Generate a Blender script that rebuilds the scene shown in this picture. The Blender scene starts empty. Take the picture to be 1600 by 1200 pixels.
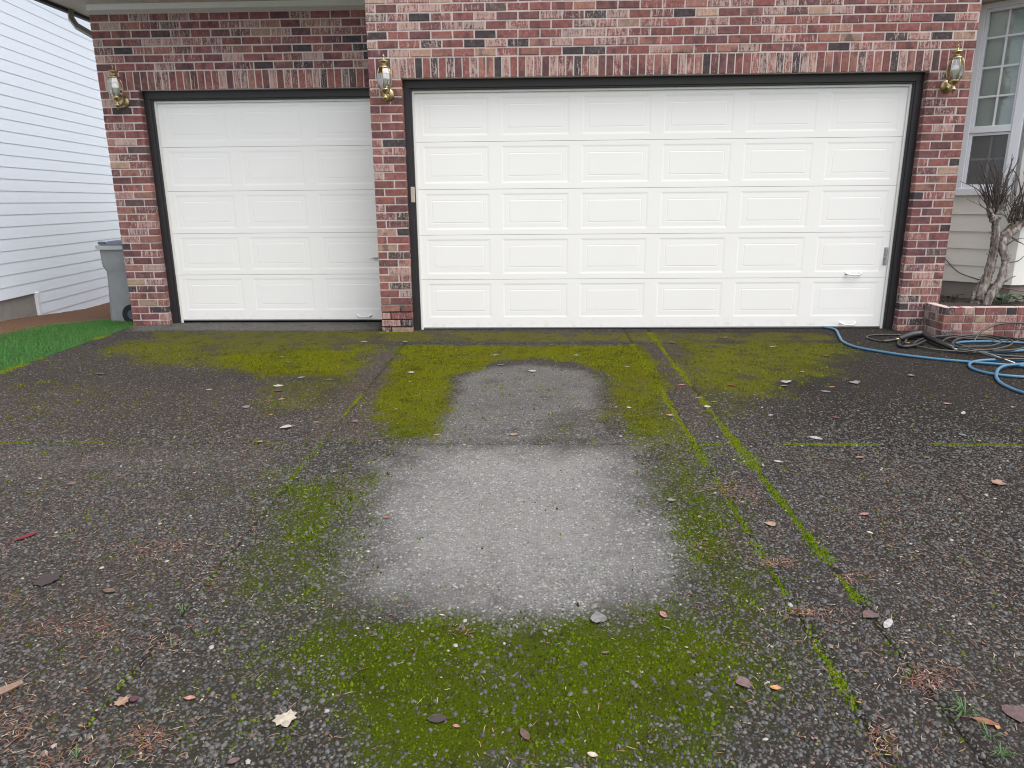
import bpy, math, random
import numpy as np
from mathutils import Vector, Matrix

random.seed(7)
rng = np.random.default_rng(7)
sc = bpy.context.scene
COL = sc.collection

# ------------------------------------------------------------------ camera
CAM = np.array([1.2108, -7.5151, 1.3388])
YAW, PITCH, ROLL, FPX = -0.0338, 0.2534, -0.0089, 1109.1     # focal length in pixels of a 1600 px wide picture


def cam_axes():
    cy, sy, cp, sp = math.cos(YAW), math.sin(YAW), math.cos(PITCH), math.sin(PITCH)
    f = np.array([sy * cp, cy * cp, -sp]); r = np.array([cy, -sy, 0.0]); u = np.cross(r, f)
    cr, sr = math.cos(ROLL), math.sin(ROLL)
    return r * cr + u * sr, -r * sr + u * cr, f


AX_R, AX_U, AX_F = cam_axes()
cd = bpy.data.cameras.new('camera'); cam = bpy.data.objects.new('camera', cd); COL.objects.link(cam)
M4 = Matrix.Identity(4)
for i in range(3):
    M4[i][0], M4[i][1], M4[i][2], M4[i][3] = AX_R[i], AX_U[i], -AX_F[i], CAM[i]
cam.matrix_world = M4
cd.sensor_fit = 'HORIZONTAL'; cd.sensor_width = 36.0; cd.lens = FPX / 1600 * 36
cd.clip_start = 0.05; cd.clip_end = 600
sc.camera = cam

# ------------------------------------------------------------------ sky, sun, exposure (overcast daylight)
SUN_EL, SUN_AZ = math.radians(66), math.radians(128)
w = bpy.data.worlds.new('World'); sc.world = w; w.use_nodes = True
nt = w.node_tree; bg = nt.nodes['Background']
sky = nt.nodes.new('ShaderNodeTexSky'); sky.sky_type = 'NISHITA'; sky.sun_disc = False
sky.sun_elevation = SUN_EL; sky.sun_rotation = SUN_AZ; sky.air_density = 1.0; sky.dust_density = 4.0; sky.ozone_density = 1.0
hs = nt.nodes.new('ShaderNodeHueSaturation'); hs.inputs['Saturation'].default_value = 0.28
nt.links.new(sky.outputs[0], hs.inputs['Color']); nt.links.new(hs.outputs[0], bg.inputs[0])
bg.inputs[1].default_value = 0.15
sl = bpy.data.lights.new('sun', 'SUN'); sl.energy = 0.8; sl.angle = math.radians(60); sl.color = (1.0, 0.96, 0.91)
so = bpy.data.objects.new('sun', sl); COL.objects.link(so)
sdir = Vector((math.sin(SUN_AZ) * math.cos(SUN_EL), math.cos(SUN_AZ) * math.cos(SUN_EL), math.sin(SUN_EL)))
so.rotation_euler = sdir.to_track_quat('Z', 'Y').to_euler(); so.location = (0, -4, 12)
sc.view_settings.view_transform = 'Standard'; sc.view_settings.look = 'None'
sc.view_settings.exposure = 1.04; sc.view_settings.gamma = 1.0; sc.view_settings.use_curve_mapping = False
sc.cycles.use_denoising = True; sc.cycles.filter_width = 1.1
sc.cycles.max_bounces = 5; sc.cycles.diffuse_bounces = 3; sc.cycles.glossy_bounces = 3


# ------------------------------------------------------------------ helpers
def ray(px, py):
    return AX_F + AX_R * (px - 800) / FPX + AX_U * (600 - py) / FPX


SLOPE = 0.02                                     # the driveway falls towards the street


def gz(y):
    return np.minimum(y, 0) * SLOPE


def gp(px, py):                                  # a point of the driveway, from where it is seen in the photograph
    d = ray(px, py)
    t = (SLOPE * CAM[1] - CAM[2]) / (d[2] - SLOPE * d[1]); P = CAM + d * t
    if P[1] > 0:
        t = -CAM[2] / d[2]; P = CAM + d * t
    return P


def on_y(px, py, Y):
    d = ray(px, py); return CAM + d * ((Y - CAM[1]) / d[1])


def px_of(P):
    d = np.asarray(P) - CAM; wz = d @ AX_F
    return 800 + FPX * (d @ AX_R) / wz, 600 - FPX * (d @ AX_U) / wz


class MB:
    def __init__(self):
        self.v, self.f = [], []

    def add(self, v, f):
        o = len(self.v); self.v += [tuple(p) for p in v]; self.f += [tuple(i + o for i in q) for q in f]
        return self

    def box(self, x0, x1, y0, y1, z0, z1, ch=0.0):
        if ch <= 0:
            v = [(x, y, z) for z in (z0, z1) for y in (y0, y1) for x in (x0, x1)]
            f = [(0, 2, 3, 1), (4, 5, 7, 6), (0, 1, 5, 4), (2, 6, 7, 3), (0, 4, 6, 2), (1, 3, 7, 5)]
            return self.add(v, f)
        c = ch; vs = {}
        v = []
        for ix, x in enumerate((x0, x1)):
            for iy, y in enumerate((y0, y1)):
                for iz, z in enumerate((z0, z1)):
                    sx, sy, sz = (c, -c)[ix], (c, -c)[iy], (c, -c)[iz]
                    for k, p in enumerate(((x, y + sy, z + sz), (x + sx, y, z + sz), (x + sx, y + sy, z))):
                        vs[ix, iy, iz, k] = len(v); v.append(p)
        f = []
        for a in (0, 1):
            f.append((vs[a, 0, 0, 0], vs[a, 1, 0, 0], vs[a, 1, 1, 0], vs[a, 0, 1, 0]))
            f.append((vs[0, a, 0, 1], vs[1, a, 0, 1], vs[1, a, 1, 1], vs[0, a, 1, 1]))
            f.append((vs[0, 0, a, 2], vs[1, 0, a, 2], vs[1, 1, a, 2], vs[0, 1, a, 2]))
        for a in (0, 1):
            for b in (0, 1):
                f.append((vs[a, b, 0, 0], vs[a, b, 1, 0], vs[a, b, 1, 1], vs[a, b, 0, 1]))
                f.append((vs[a, 0, b, 0], vs[a, 1, b, 0], vs[a, 1, b, 2], vs[a, 0, b, 2]))
                f.append((vs[0, a, b, 1], vs[1, a, b, 1], vs[1, a, b, 2], vs[0, a, b, 2]))
                for d in (0, 1):
                    f.append((vs[a, b, d, 0], vs[a, b, d, 1], vs[a, b, d, 2]))
        return self.add(v, f)

    def tube(self, pts, rad, n=8, cap=True):
        pts = [Vector(p) for p in pts]; m = len(pts)
        if not hasattr(rad, '__len__'): rad = [rad] * m
        v = []; up = None
        for i, p in enumerate(pts):
            t = (pts[min(i + 1, m - 1)] - pts[max(i - 1, 0)])
            t = t.normalized() if t.length > 1e-9 else Vector((0, 0, 1))
            if up is None:
                up = Vector((0, 0, 1)) if abs(t.z) < 0.9 else Vector((1, 0, 0))
            a = t.cross(up)
            if a.length < 1e-6: a = t.orthogonal()
            a.normalize(); b = a.cross(t).normalized(); up = b
            for k in range(n):
                th = 2 * math.pi * k / n
                v.append(p + (a * math.cos(th) + b * math.sin(th)) * rad[i])
        f = [(i * n + k, i * n + (k + 1) % n, (i + 1) * n + (k + 1) % n, (i + 1) * n + k) for i in range(m - 1) for k in range(n)]
        if cap:
            f.append(tuple(range(n - 1, -1, -1))); f.append(tuple((m - 1) * n + k for k in range(n)))
        return self.add(v, f)

    def lathe(self, prof, cx, cy, cz, n=16):
        v = [(cx + r * math.cos(2 * math.pi * k / n), cy + r * math.sin(2 * math.pi * k / n), cz + z) for r, z in prof for k in range(n)]
        m = len(prof)
        f = [(i * n + k, i * n + (k + 1) % n, (i + 1) * n + (k + 1) % n, (i + 1) * n + k) for i in range(m - 1) for k in range(n)]
        f.append(tuple(range(n - 1, -1, -1))); f.append(tuple((m - 1) * n + k for k in range(n)))
        return self.add(v, f)

    def build(self, name, mat, parent=None, smooth=False, xf=None):
        me = bpy.data.meshes.new(name)
        v = self.v
        if xf is not None: v = [tuple(xf @ Vector(p)) for p in v]
        me.from_pydata(v, [], self.f); me.update()
        fix_normals(me)
        return link(name, me, mat, parent, smooth)


import bmesh


def fix_normals(me):
    bm = bmesh.new(); bm.from_mesh(me); bmesh.ops.recalc_face_normals(bm, faces=bm.faces); bm.to_mesh(me); bm.free()


def link(name, me, mat, parent=None, smooth=False):
    if mat is not None: me.materials.append(mat)
    if smooth: me.polygons.foreach_set('use_smooth', np.ones(len(me.polygons), bool))
    o = bpy.data.objects.new(name, me); COL.objects.link(o)
    if parent is not None:
        o.parent = parent
        if parent.type == 'EMPTY' or any(abs(c) > 0 for c in parent.matrix_basis.translation):
            o.matrix_parent_inverse = root_matrix(parent).inverted()
    return o


def root_matrix(o):
    m = o.matrix_basis.copy(); p = o
    while p.parent is not None:
        m = p.parent.matrix_basis @ p.matrix_parent_inverse @ m if False else (root_matrix(p.parent) @ p.matrix_parent_inverse @ m)
        break
    return m


def tag(o, label=None, cat=None, group=None, kind=None):
    if label: o['label'] = label
    if cat: o['category'] = cat
    if group: o['group'] = group
    if kind: o['kind'] = kind
    return o


def empty(name, loc, label, cat, group=None):
    o = bpy.data.objects.new(name, None); COL.objects.link(o); o.location = loc; o.empty_display_size = 0.1
    return tag(o, label, cat, group)


def np_mesh(name, verts, faces, mat, parent=None, smooth=False, attrs=None):
    """verts (N,3), faces (F,k) all of one size; attrs {name: (N,4)}"""
    me = bpy.data.meshes.new(name)
    V, F = np.ascontiguousarray(verts, np.float32), np.ascontiguousarray(faces, np.int32)
    k = F.shape[1]
    me.vertices.add(len(V)); me.vertices.foreach_set('co', V.ravel())
    me.loops.add(F.size); me.loops.foreach_set('vertex_index', F.ravel())
    me.polygons.add(len(F)); me.polygons.foreach_set('loop_start', np.arange(0, F.size, k, dtype=np.int32))
    me.update(calc_edges=True)
    for an, arr in (attrs or {}).items():
        a = me.attributes.new(an, 'FLOAT_COLOR', 'POINT'); a.data.foreach_set('color', np.ascontiguousarray(arr, np.float32).ravel())
    return link(name, me, mat, parent, smooth)


def catmull(pts, n=8):
    P = [np.array(p, float) for p in pts]; P = [2 * P[0] - P[1]] + P + [2 * P[-1] - P[-2]]
    out = []
    for i in range(1, len(P) - 2):
        for j in range(n):
            t = j / n; a, b, c, d = P[i - 1:i + 3]
            out.append(0.5 * (2 * b + (c - a) * t + (2 * a - 5 * b + 4 * c - d) * t * t + (3 * b - a - 3 * c + d) * t ** 3))
    out.append(P[-2]); return out


def vnoise(x, y, seed=0):                           # smooth value noise in [0, 1]
    xi, yi = np.floor(x).astype(np.int64), np.floor(y).astype(np.int64); xf, yf = x - xi, y - yi

    def h(a, b):
        n = (a * 374761393 + b * 668265263 + seed * 1274126177) & 0xffffffff
        n = ((n ^ (n >> 13)) * 1274126177) & 0xffffffff
        return ((n ^ (n >> 16)) & 0xffff) / 65535.0
    u, v = xf * xf * (3 - 2 * xf), yf * yf * (3 - 2 * yf)
    return (h(xi, yi) * (1 - u) + h(xi + 1, yi) * u) * (1 - v) + (h(xi, yi + 1) * (1 - u) + h(xi + 1, yi + 1) * u) * v


def fbm(x, y, s, seed=0, o=4):
    a, t, r = 1.0, 0.0, 0.0
    for i in range(o):
        r = r + a * vnoise(x * s, y * s, seed + i); t += a; a *= 0.55; s *= 2.03
    return r / t


def sstep(a, b, x):
    t = np.clip((x - a) / (b - a), 0, 1); return t * t * (3 - 2 * t)


def poly_sd(x, y, poly):                            # signed distance, positive inside
    P = np.asarray(poly, float); d = np.full(x.shape, 1e9); ins = np.zeros(x.shape, bool)
    for i in range(len(P)):
        a, b = P[i], P[(i + 1) % len(P)]; e = b - a
        t = np.clip(((x - a[0]) * e[0] + (y - a[1]) * e[1]) / (e @ e), 0, 1)
        d = np.minimum(d, np.hypot(x - a[0] - e[0] * t, y - a[1] - e[1] * t))
        c = (a[1] > y) != (b[1] > y)
        with np.errstate(divide='ignore', invalid='ignore'):
            xi = e[0] * (y - a[1]) / (e[1] if e[1] != 0 else 1e-12) + a[0]
        ins ^= c & (x < xi)
    return np.where(ins, d, -d)


# ------------------------------------------------------------------ materials
class NT:
    def __init__(self, name):
        self.m = bpy.data.materials.new(name); self.m.use_nodes = True; self.t = self.m.node_tree
        self.b = self.t.nodes['Principled BSDF']; self.out = self.t.nodes['Material Output']

    def n(self, kind, **kw):
        nd = self.t.nodes.new('ShaderNode' + kind)
        for k, v in kw.items():
            if k.startswith('i_'):
                nd.inputs[int(k[2:]) if k[2:].isdigit() else k[2:].replace('_', ' ')].default_value = v
            else: setattr(nd, k, v)
        return nd

    def l(self, a, b):
        self.t.links.new(a, b)

    def val(self, s, inp):
        if hasattr(s, 'is_linked') or hasattr(s, 'links'): self.l(s, inp)
        else: inp.default_value = s

    def math(self, op, a, b=0.0, clamp=False):
        nd = self.n('Math', operation=op, use_clamp=clamp); self.val(a, nd.inputs[0]); self.val(b, nd.inputs[1]); return nd.outputs[0]

    def mix(self, f, a, b, mode='MIX'):
        nd = self.n('Mix', data_type='RGBA', blend_type=mode)
        self.val(f, nd.inputs[0])
        for s, i in ((a, 6), (b, 7)):
            if isinstance(s, tuple): nd.inputs[i].default_value = (*s, 1) if len(s) == 3 else s
            else: self.l(s, nd.inputs[i])
        return nd.outputs[2]

    def pos(self):
        if not hasattr(self, '_p'): self._p = self.n('NewGeometry').outputs['Position']
        return self._p

    def mapped(self, scale, src=None):
        nd = self.n('Mapping'); nd.inputs['Scale'].default_value = scale; self.l(src or self.pos(), nd.inputs['Vector']); return nd.outputs[0]

    def noise(self, scale, detail=3, rough=0.55, vec=None, col=False):
        nd = self.n('TexNoise'); nd.inputs['Scale'].default_value = scale; nd.inputs['Detail'].default_value = detail
        nd.inputs['Roughness'].default_value = rough; self.l(vec or self.pos(), nd.inputs['Vector'])
        return nd.outputs['Color' if col else 'Fac']

    def ramp(self, src, a, b, lo=0.0, hi=1.0, smooth=True):
        nd = self.n('MapRange', interpolation_type='SMOOTHSTEP' if smooth else 'LINEAR')
        self.l(src, nd.inputs[0])
        for i, v in ((1, a), (2, b), (3, lo), (4, hi)): self.val(v, nd.inputs[i])
        return nd.outputs[0]

    def bump(self, h, strength=0.3, dist=0.01):
        nd = self.n('Bump'); nd.inputs['Strength'].default_value = strength; nd.inputs['Distance'].default_value = dist
        self.l(h, nd.inputs['Height']); self.l(nd.outputs[0], self.b.inputs['Normal'])

    def done(self, col=None, rough=None, metal=None, spec=None):
        if col is not None: self.val((*col, 1) if isinstance(col, tuple) and len(col) == 3 else col, self.b.inputs['Base Color'])
        if rough is not None: self.val(rough, self.b.inputs['Roughness'])
        if metal is not None: self.val(metal, self.b.inputs['Metallic'])
        if spec is not None: self.b.inputs['Specular IOR Level'].default_value = spec
        return self.m


def plain(name, col, rough=0.6, metal=0.0, var=0.12, scale=14, bump=0.0, bscale=60, spec=None):
    t = NT(name); c1 = tuple(c * (1 - var) for c in col); c2 = tuple(min(1, c * (1 + var)) for c in col)
    c = t.mix(t.noise(scale, 5), c1, c2)
    if bump: t.bump(t.noise(bscale, 4), bump, 0.004)
    return t.done(c, rough, metal, spec)


def mat_brick():
    t = NT('brick_clay'); a = t.n('Attribute', attribute_name='bcol')
    # clay mottling
    c = t.mix(t.ramp(t.noise(26, 5, 0.65), 0.3, 0.72), t.mix(0.35, a.outputs['Color'], (0.05, 0.035, 0.035)), t.mix(0.10, a.outputs['Color'], (0.55, 0.38, 0.32)))
    flash = t.math('MULTIPLY', t.ramp(t.noise(1.0, 2, 0.5, t.mapped((9, 9, 5))), 0.55, 0.66), 0.55)
    c = t.mix(flash, c, (0.060, 0.042, 0.048))
    # pale bands of mortar slurry across the brick, more of them on some bricks
    v = t.mapped((50, 50, 8)); bands = t.noise(1.0, 2.5, 0.6, v)
    thr = t.math('SUBTRACT', 0.80, t.math('MULTIPLY', a.outputs['Alpha'], 0.36))
    m1 = t.ramp(t.math('SUBTRACT', bands, thr), -0.02, 0.07)
    speck = t.ramp(t.math('SUBTRACT', t.noise(75, 3, 0.7), thr), -0.02, 0.08)
    m = t.math('MAXIMUM', m1, t.math('MULTIPLY', speck, 0.8))
    c = t.mix(t.math('MULTIPLY', m, 0.70), c, t.mix(t.noise(40, 2), (0.46, 0.30, 0.27), (0.58, 0.46, 0.40)))
    t.bump(t.math('ADD', t.noise(120, 4, 0.7), t.math('MULTIPLY', m, 0.5)), 0.45, 0.004)
    return t.done(c, 0.88, 0.0, 0.25)


def mat_mortar():
    t = NT('mortar'); c = t.mix(t.noise(30, 5, 0.7), (0.46, 0.385, 0.36), (0.58, 0.51, 0.48))
    z = t.n('SeparateXYZ'); t.l(t.pos(), z.inputs[0])
    low = t.ramp(z.outputs['Z'], 0.22, 0.40, 1.0, 0.0)
    # washed-out, dirty joints low on the pier between the doors
    px = t.ramp(t.math('ABSOLUTE', t.math('ADD', z.outputs['X'], 0.24)), 0.25, 0.32, 1.0, 0.0)
    c = t.mix(t.math('MULTIPLY', low, px), c, (0.035, 0.03, 0.026))
    t.bump(t.noise(150, 4, 0.7), 0.4, 0.003)
    return t.done(c, 0.95, 0.0, 0.2)


def mat_door():
    t = NT('white_door_paint')
    grain = t.noise(1.0, 4, 0.6, t.mapped((9, 9, 160)))
    c = t.mix(t.noise(2.5, 4), (0.835, 0.825, 0.795), (0.855, 0.848, 0.825))
    z = t.n('SeparateXYZ'); t.l(t.pos(), z.inputs[0])
    dirt = t.math('MULTIPLY', t.ramp(z.outputs['Z'], 0.0, 0.16, 1.0, 0.0), t.ramp(t.noise(14, 5, 0.7), 0.45, 0.75))
    c = t.mix(t.math('MULTIPLY', dirt, 0.35), c, (0.42, 0.40, 0.34))
    sp = t.ramp(t.noise(90, 2, 0.5), 0.80, 0.84)
    c = t.mix(t.math('MULTIPLY', sp, 0.25), c, (0.4, 0.36, 0.3))
    t.bump(grain, 0.10, 0.003)
    return t.done(c, 0.42, 0.0, 0.4)


def mat_slab():
    t = NT('exposed_aggregate'); a = t.n('Attribute', attribute_name='mask'); s = t.n('SeparateColor'); t.l(a.outputs['Color'], s.inputs[0])
    moss, wash, brown = s.outputs[0], s.outputs[1], s.outputs[2]
    flat = t.mapped((1, 1, 0.2))
    vo = t.n('TexVoronoi', feature='F1'); vo.inputs['Scale'].default_value = 78; t.l(flat, vo.inputs['Vector'])
    hv = t.n('SeparateColor'); t.l(vo.outputs['Color'], hv.inputs[0]); r1, r2 = hv.outputs[0], hv.outputs[1]
    stone = t.mix(t.ramp(r1, 0, 1, smooth=False), (0.026, 0.025, 0.025), (0.108, 0.100, 0.094))
    stone = t.mix(t.ramp(r2, 0.88, 0.97), stone, (0.24, 0.225, 0.205))
    matrix = (0.028, 0.026, 0.025)
    face = t.ramp(vo.outputs['Distance'], 0.25, 0.55, 1.0, 0.0)
    dark = t.mix(face, matrix, stone)
    pale_st = t.mix(r1, (0.110, 0.107, 0.103), (0.310, 0.303, 0.295))
    pale_st = t.mix(t.ramp(r2, 0.93, 0.98), pale_st, (0.38, 0.36, 0.34))
    pale = t.mix(face, t.mix(t.noise(160, 3, 0.8), (0.125, 0.120, 0.115), (0.24, 0.235, 0.23)), pale_st)
    wn = t.math('ADD', wash, t.math('MULTIPLY', t.math('SUBTRACT', t.noise(26, 5, 0.75), 0.5), 0.45))
    wn = t.math('SUBTRACT', wn, t.math('MULTIPLY', t.ramp(t.noise(5.0, 5, 0.65), 0.50, 0.72), 0.22))
    c = t.mix(t.ramp(wn, 0.05, 1.0, smooth=False), dark, pale)
    bn = t.math('MULTIPLY', brown, t.ramp(t.noise(48, 5, 0.75), 0.36, 0.66))
    c = t.mix(t.math('MULTIPLY', bn, 0.62), c, t.mix(t.noise(90, 3), (0.085, 0.058, 0.046), (0.135, 0.096, 0.074)))
    mn = t.math('ADD', moss, t.math('MULTIPLY', t.math('SUBTRACT', t.noise(34, 6, 0.75), 0.5), 0.95))
    mn = t.math('SUBTRACT', mn, t.math('MULTIPLY', t.ramp(r1, 0.70, 0.9), 0.16))
    mm = t.ramp(mn, 0.20, 0.84)
    yy = t.n('SeparateXYZ'); t.l(t.pos(), yy.inputs[0])
    yf = t.math('ADD', t.ramp(yy.outputs['Y'], -4.6, -2.2), t.math('MULTIPLY', t.math('SUBTRACT', t.noise(3.0, 4, 0.6), 0.5), 1.1), True)
    green = t.mix(yf, (0.058, 0.084, 0.001), (0.128, 0.124, 0.002))
    green = t.mix(t.ramp(t.noise(7.0, 4, 0.65), 0.50, 0.75), green, (0.038, 0.044, 0.004))
    green = t.mix(t.ramp(t.noise(130, 4, 0.8), 0.35, 0.7), t.mix(0.6, green, (0.022, 0.024, 0.006)), green)
    c = t.mix(mm, c, green)
    h = t.math('ADD', t.math('MULTIPLY', face, 0.7), t.math('MULTIPLY', t.noise(190, 4, 0.8), 0.7))
    h = t.math('ADD', h, t.math('MULTIPLY', mm, t.math('MULTIPLY', t.noise(120, 3, 0.8), 1.4)))
    t.bump(h, 0.9, 0.006)
    damp = t.ramp(a.outputs['Alpha'], 0, 1, 1.0, 0.58, smooth=False)
    c = t.mix(1.0, c, t.mix(damp, (0, 0, 0), (1, 1, 1)), 'MULTIPLY')
    return t.done(c, t.ramp(mm, 0, 1, 0.85, 1.0), 0.0, 0.04)


def mat_attr(name, rough=0.8, bump=0.0, spec=0.3, attr='bcol', var=0.25, scale=90):
    t = NT(name); a = t.n('Attribute', attribute_name=attr)
    c = t.mix(t.math('MULTIPLY', t.noise(scale, 3, 0.7), var), a.outputs['Color'], (0.02, 0.02, 0.02))
    if bump: t.bump(t.noise(scale * 3, 3, 0.7), bump, 0.002)
    return t.done(c, rough, 0.0, spec)


M = {}
M['brick'] = mat_brick(); M['mortar'] = mat_mortar(); M['door'] = mat_door(); M['slab'] = mat_slab()
M['brown'] = plain('dark_brown_paint', (0.021, 0.0185, 0.0205), 0.45, var=0.2, bump=0.08)
M['seal'] = plain('black_rubber', (0.012, 0.012, 0.012), 0.7)
M['strip'] = plain('white_vinyl_strip', (0.74, 0.74, 0.71), 0.45, var=0.04)
M['white'] = plain('white_window_vinyl', (0.74, 0.76, 0.80), 0.4, var=0.03)
M['cream'] = plain('cream_siding_paint', (0.76, 0.74, 0.68), 0.55, var=0.04, bump=0.12, bscale=45)
M['creamtrim'] = plain('cream_trim_paint', (0.80, 0.79, 0.74), 0.5, var=0.03)
M['concrete'] = plain('concrete', (0.25, 0.235, 0.215), 0.9, var=0.28, scale=9, bump=0.3, bscale=40)
M['nsiding'] = plain('pale_blue_white_siding', (0.80, 0.865, 0.96), 0.5, var=0.03, bump=0.05, bscale=30)
M['nwhite'] = plain('white_corner_trim', (0.74, 0.77, 0.82), 0.5, var=0.03)
M['beige'] = plain('beige_trim_paint', (0.46, 0.41, 0.345), 0.6, var=0.06)
M['gutter'] = plain('taupe_gutter_metal', (0.20, 0.175, 0.15), 0.45, var=0.06)
M['dkgutter'] = plain('dark_roof_edge', (0.018, 0.018, 0.020), 0.6)
M['roof'] = plain('dark_roof_shingle', (0.05, 0.048, 0.046), 0.95, var=0.3, scale=40)
M['brass'] = plain('aged_brass', (0.42, 0.335, 0.185), 0.38, 1.0, var=0.25, scale=30)
M['steel'] = plain('zinc_plated_steel', (0.42, 0.43, 0.42), 0.38, 0.8, var=0.15)
M['handle'] = plain('white_handle', (0.76, 0.76, 0.74), 0.35, var=0.03)
M['bluehose'] = plain('blue_hose_rubber', (0.048, 0.140, 0.235), 0.42, var=0.15, scale=30)
M['blackhose'] = plain('dark_grey_hose_rubber', (0.045, 0.042, 0.037), 0.5, var=0.3, scale=25)
M['blackplastic'] = plain('black_plastic', (0.014, 0.014, 0.018), 0.45)
M['bulb'] = plain('frosted_white_bulb', (0.85, 0.86, 0.84), 0.4, var=0.02)
M['soil'] = plain('dark_soil', (0.030, 0.022, 0.016), 0.98, var=0.5, scale=40, bump=0.8, bscale=70)
M['dirt'] = plain('joint_dirt', (0.046, 0.041, 0.034), 0.98, var=0.5, scale=60, bump=0.6)
M['bin'] = plain('weathered_grey_plastic', (0.25, 0.262, 0.272), 0.6, var=0.28, scale=6, bump=0.05)
M['binrim'] = plain('pale_grey_plastic', (0.42, 0.43, 0.42), 0.5, var=0.08)
M['binlid'] = plain('slate_blue_plastic', (0.085, 0.105, 0.145), 0.45, var=0.1)
M['blind'] = plain('pale_blind_slat', (0.84, 0.87, 0.86), 0.6, var=0.05)
M['curtain'] = plain('dim_room_wall', (0.22, 0.24, 0.24), 0.9, var=0.1)
M['cable'] = plain('dark_cable', (0.05, 0.035, 0.032), 0.6)
M['redcable'] = plain('faded_red_cable', (0.20, 0.055, 0.045), 0.6)
M['groundfar'] = plain('yard_ground', (0.07, 0.085, 0.045), 0.95, var=0.3, scale=1.5, bump=0.3)
M['lawn'] = plain('lawn_soil', (0.014, 0.050, 0.012), 0.95, var=0.35, scale=30, bump=0.4)


def mat_mulch():
    t = NT('bark_mulch'); v = t.n('TexVoronoi'); v.inputs['Scale'].default_value = 60; t.l(t.mapped((1, 0.6, 1)), v.inputs['Vector'])
    c = t.mix(v.outputs['Distance'], (0.17, 0.085, 0.048), (0.055, 0.028, 0.018)); c = t.mix(t.math('MULTIPLY', t.noise(12, 4), 0.6), c, (0.13, 0.08, 0.05))
    t.bump(v.outputs['Distance'], 0.7, 0.012); return t.done(c, 0.95, 0.0, 0.2)


def mat_glass(name, tint, rough=0.03, alpha=0.04):
    t = NT(name); tr = t.n('BsdfTransparent'); tr.inputs[0].default_value = (*tint, 1)
    gl = t.n('BsdfGlossy'); gl.inputs['Roughness'].default_value = rough
    fr = t.n('Fresnel'); fr.inputs[0].default_value = 1.5
    f = t.math('ADD', t.math('MULTIPLY', fr.outputs[0], 1.0), alpha, True)
    nz = t.n('Bump'); nz.inputs['Strength'].default_value = 0.05; t.l(t.noise(6, 2), nz.inputs['Height']); t.l(nz.outputs[0], gl.inputs['Normal'])
    mx = t.n('MixShader'); t.l(f, mx.inputs[0]); t.l(tr.outputs[0], mx.inputs[1]); t.l(gl.outputs[0], mx.inputs[2]); t.l(mx.outputs[0], t.out.inputs[0])
    return t.m


def mat_screen():
    t = NT('insect_screen'); tr = t.n('BsdfTransparent'); df = t.n('BsdfDiffuse'); df.inputs[0].default_value = (0.17, 0.17, 0.175, 1)
    mx = t.n('MixShader'); mx.inputs[0].default_value = 0.40; t.l(tr.outputs[0], mx.inputs[1]); t.l(df.outputs[0], mx.inputs[2]); t.l(mx.outputs[0], t.out.inputs[0])
    return t.m


def mat_bark():
    t = NT('shrub_bark'); v = t.mapped((30, 30, 6)); n = t.noise(1.0, 5, 0.7, v)
    c = t.mix(t.ramp(n, 0.35, 0.7), (0.110, 0.085, 0.070), (0.42, 0.38, 0.345))
    c = t.mix(t.ramp(t.noise(14, 4), 0.55, 0.7), c, (0.10, 0.075, 0.06)); t.bump(n, 0.9, 0.015); return t.done(c, 0.95, 0.0, 0.15)


def mat_leaf():
    t = NT('fallen_leaf'); oi = t.n('ObjectInfo')
    g = t.n('TexCoord')
    c = t.mix(t.ramp(t.noise(55, 4, 0.7, g.outputs['Object']), 0.35, 0.7), oi.outputs['Color'], t.mix(0.45, oi.outputs['Color'], (0.03, 0.018, 0.014)))
    t.bump(t.noise(120, 3, 0.6, g.outputs['Object']), 0.3, 0.002)
    return t.done(c, 0.6, 0.0, 0.35)


M['mulch'] = mat_mulch(); M['glass'] = mat_glass('window_glass', (0.90, 0.95, 0.95)); M['lampglass'] = mat_glass('bevelled_lamp_glass', (0.88, 0.88, 0.84), 0.10, 0.28)
M['screen'] = mat_screen(); M['bark'] = mat_bark(); M['leaf'] = mat_leaf()
M['twig'] = plain('dark_twig_bark', (0.080, 0.064, 0.055), 0.9, var=0.3, scale=40)
M['pebble'] = mat_attr('pebble_stone', 0.55, 0.15, 0.35, var=0.35)
M['moss'] = mat_attr('moss_cushion', 1.0, 0.5, 0.0, var=0.40, scale=160)
M['needle'] = mat_attr('dry_needle', 0.75, 0, 0.3, var=0.2)
M['grass'] = mat_attr('grass_blade', 0.55, 0, 0.3, var=0.2)
M['weed'] = plain('fresh_weed_leaf', (0.055, 0.115, 0.028), 0.55, var=0.4, scale=60)
M['ivy'] = plain('dark_green_leaf', (0.035, 0.085, 0.028), 0.45, var=0.45, scale=40)

# ------------------------------------------------------------------ the setting: ground, driveway, lawn, mulch bed
g = MB(); g.box(-150, 150, -150, 150, -0.75, -0.45); tag(g.build('ground', M['groundfar']), kind='structure')

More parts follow.
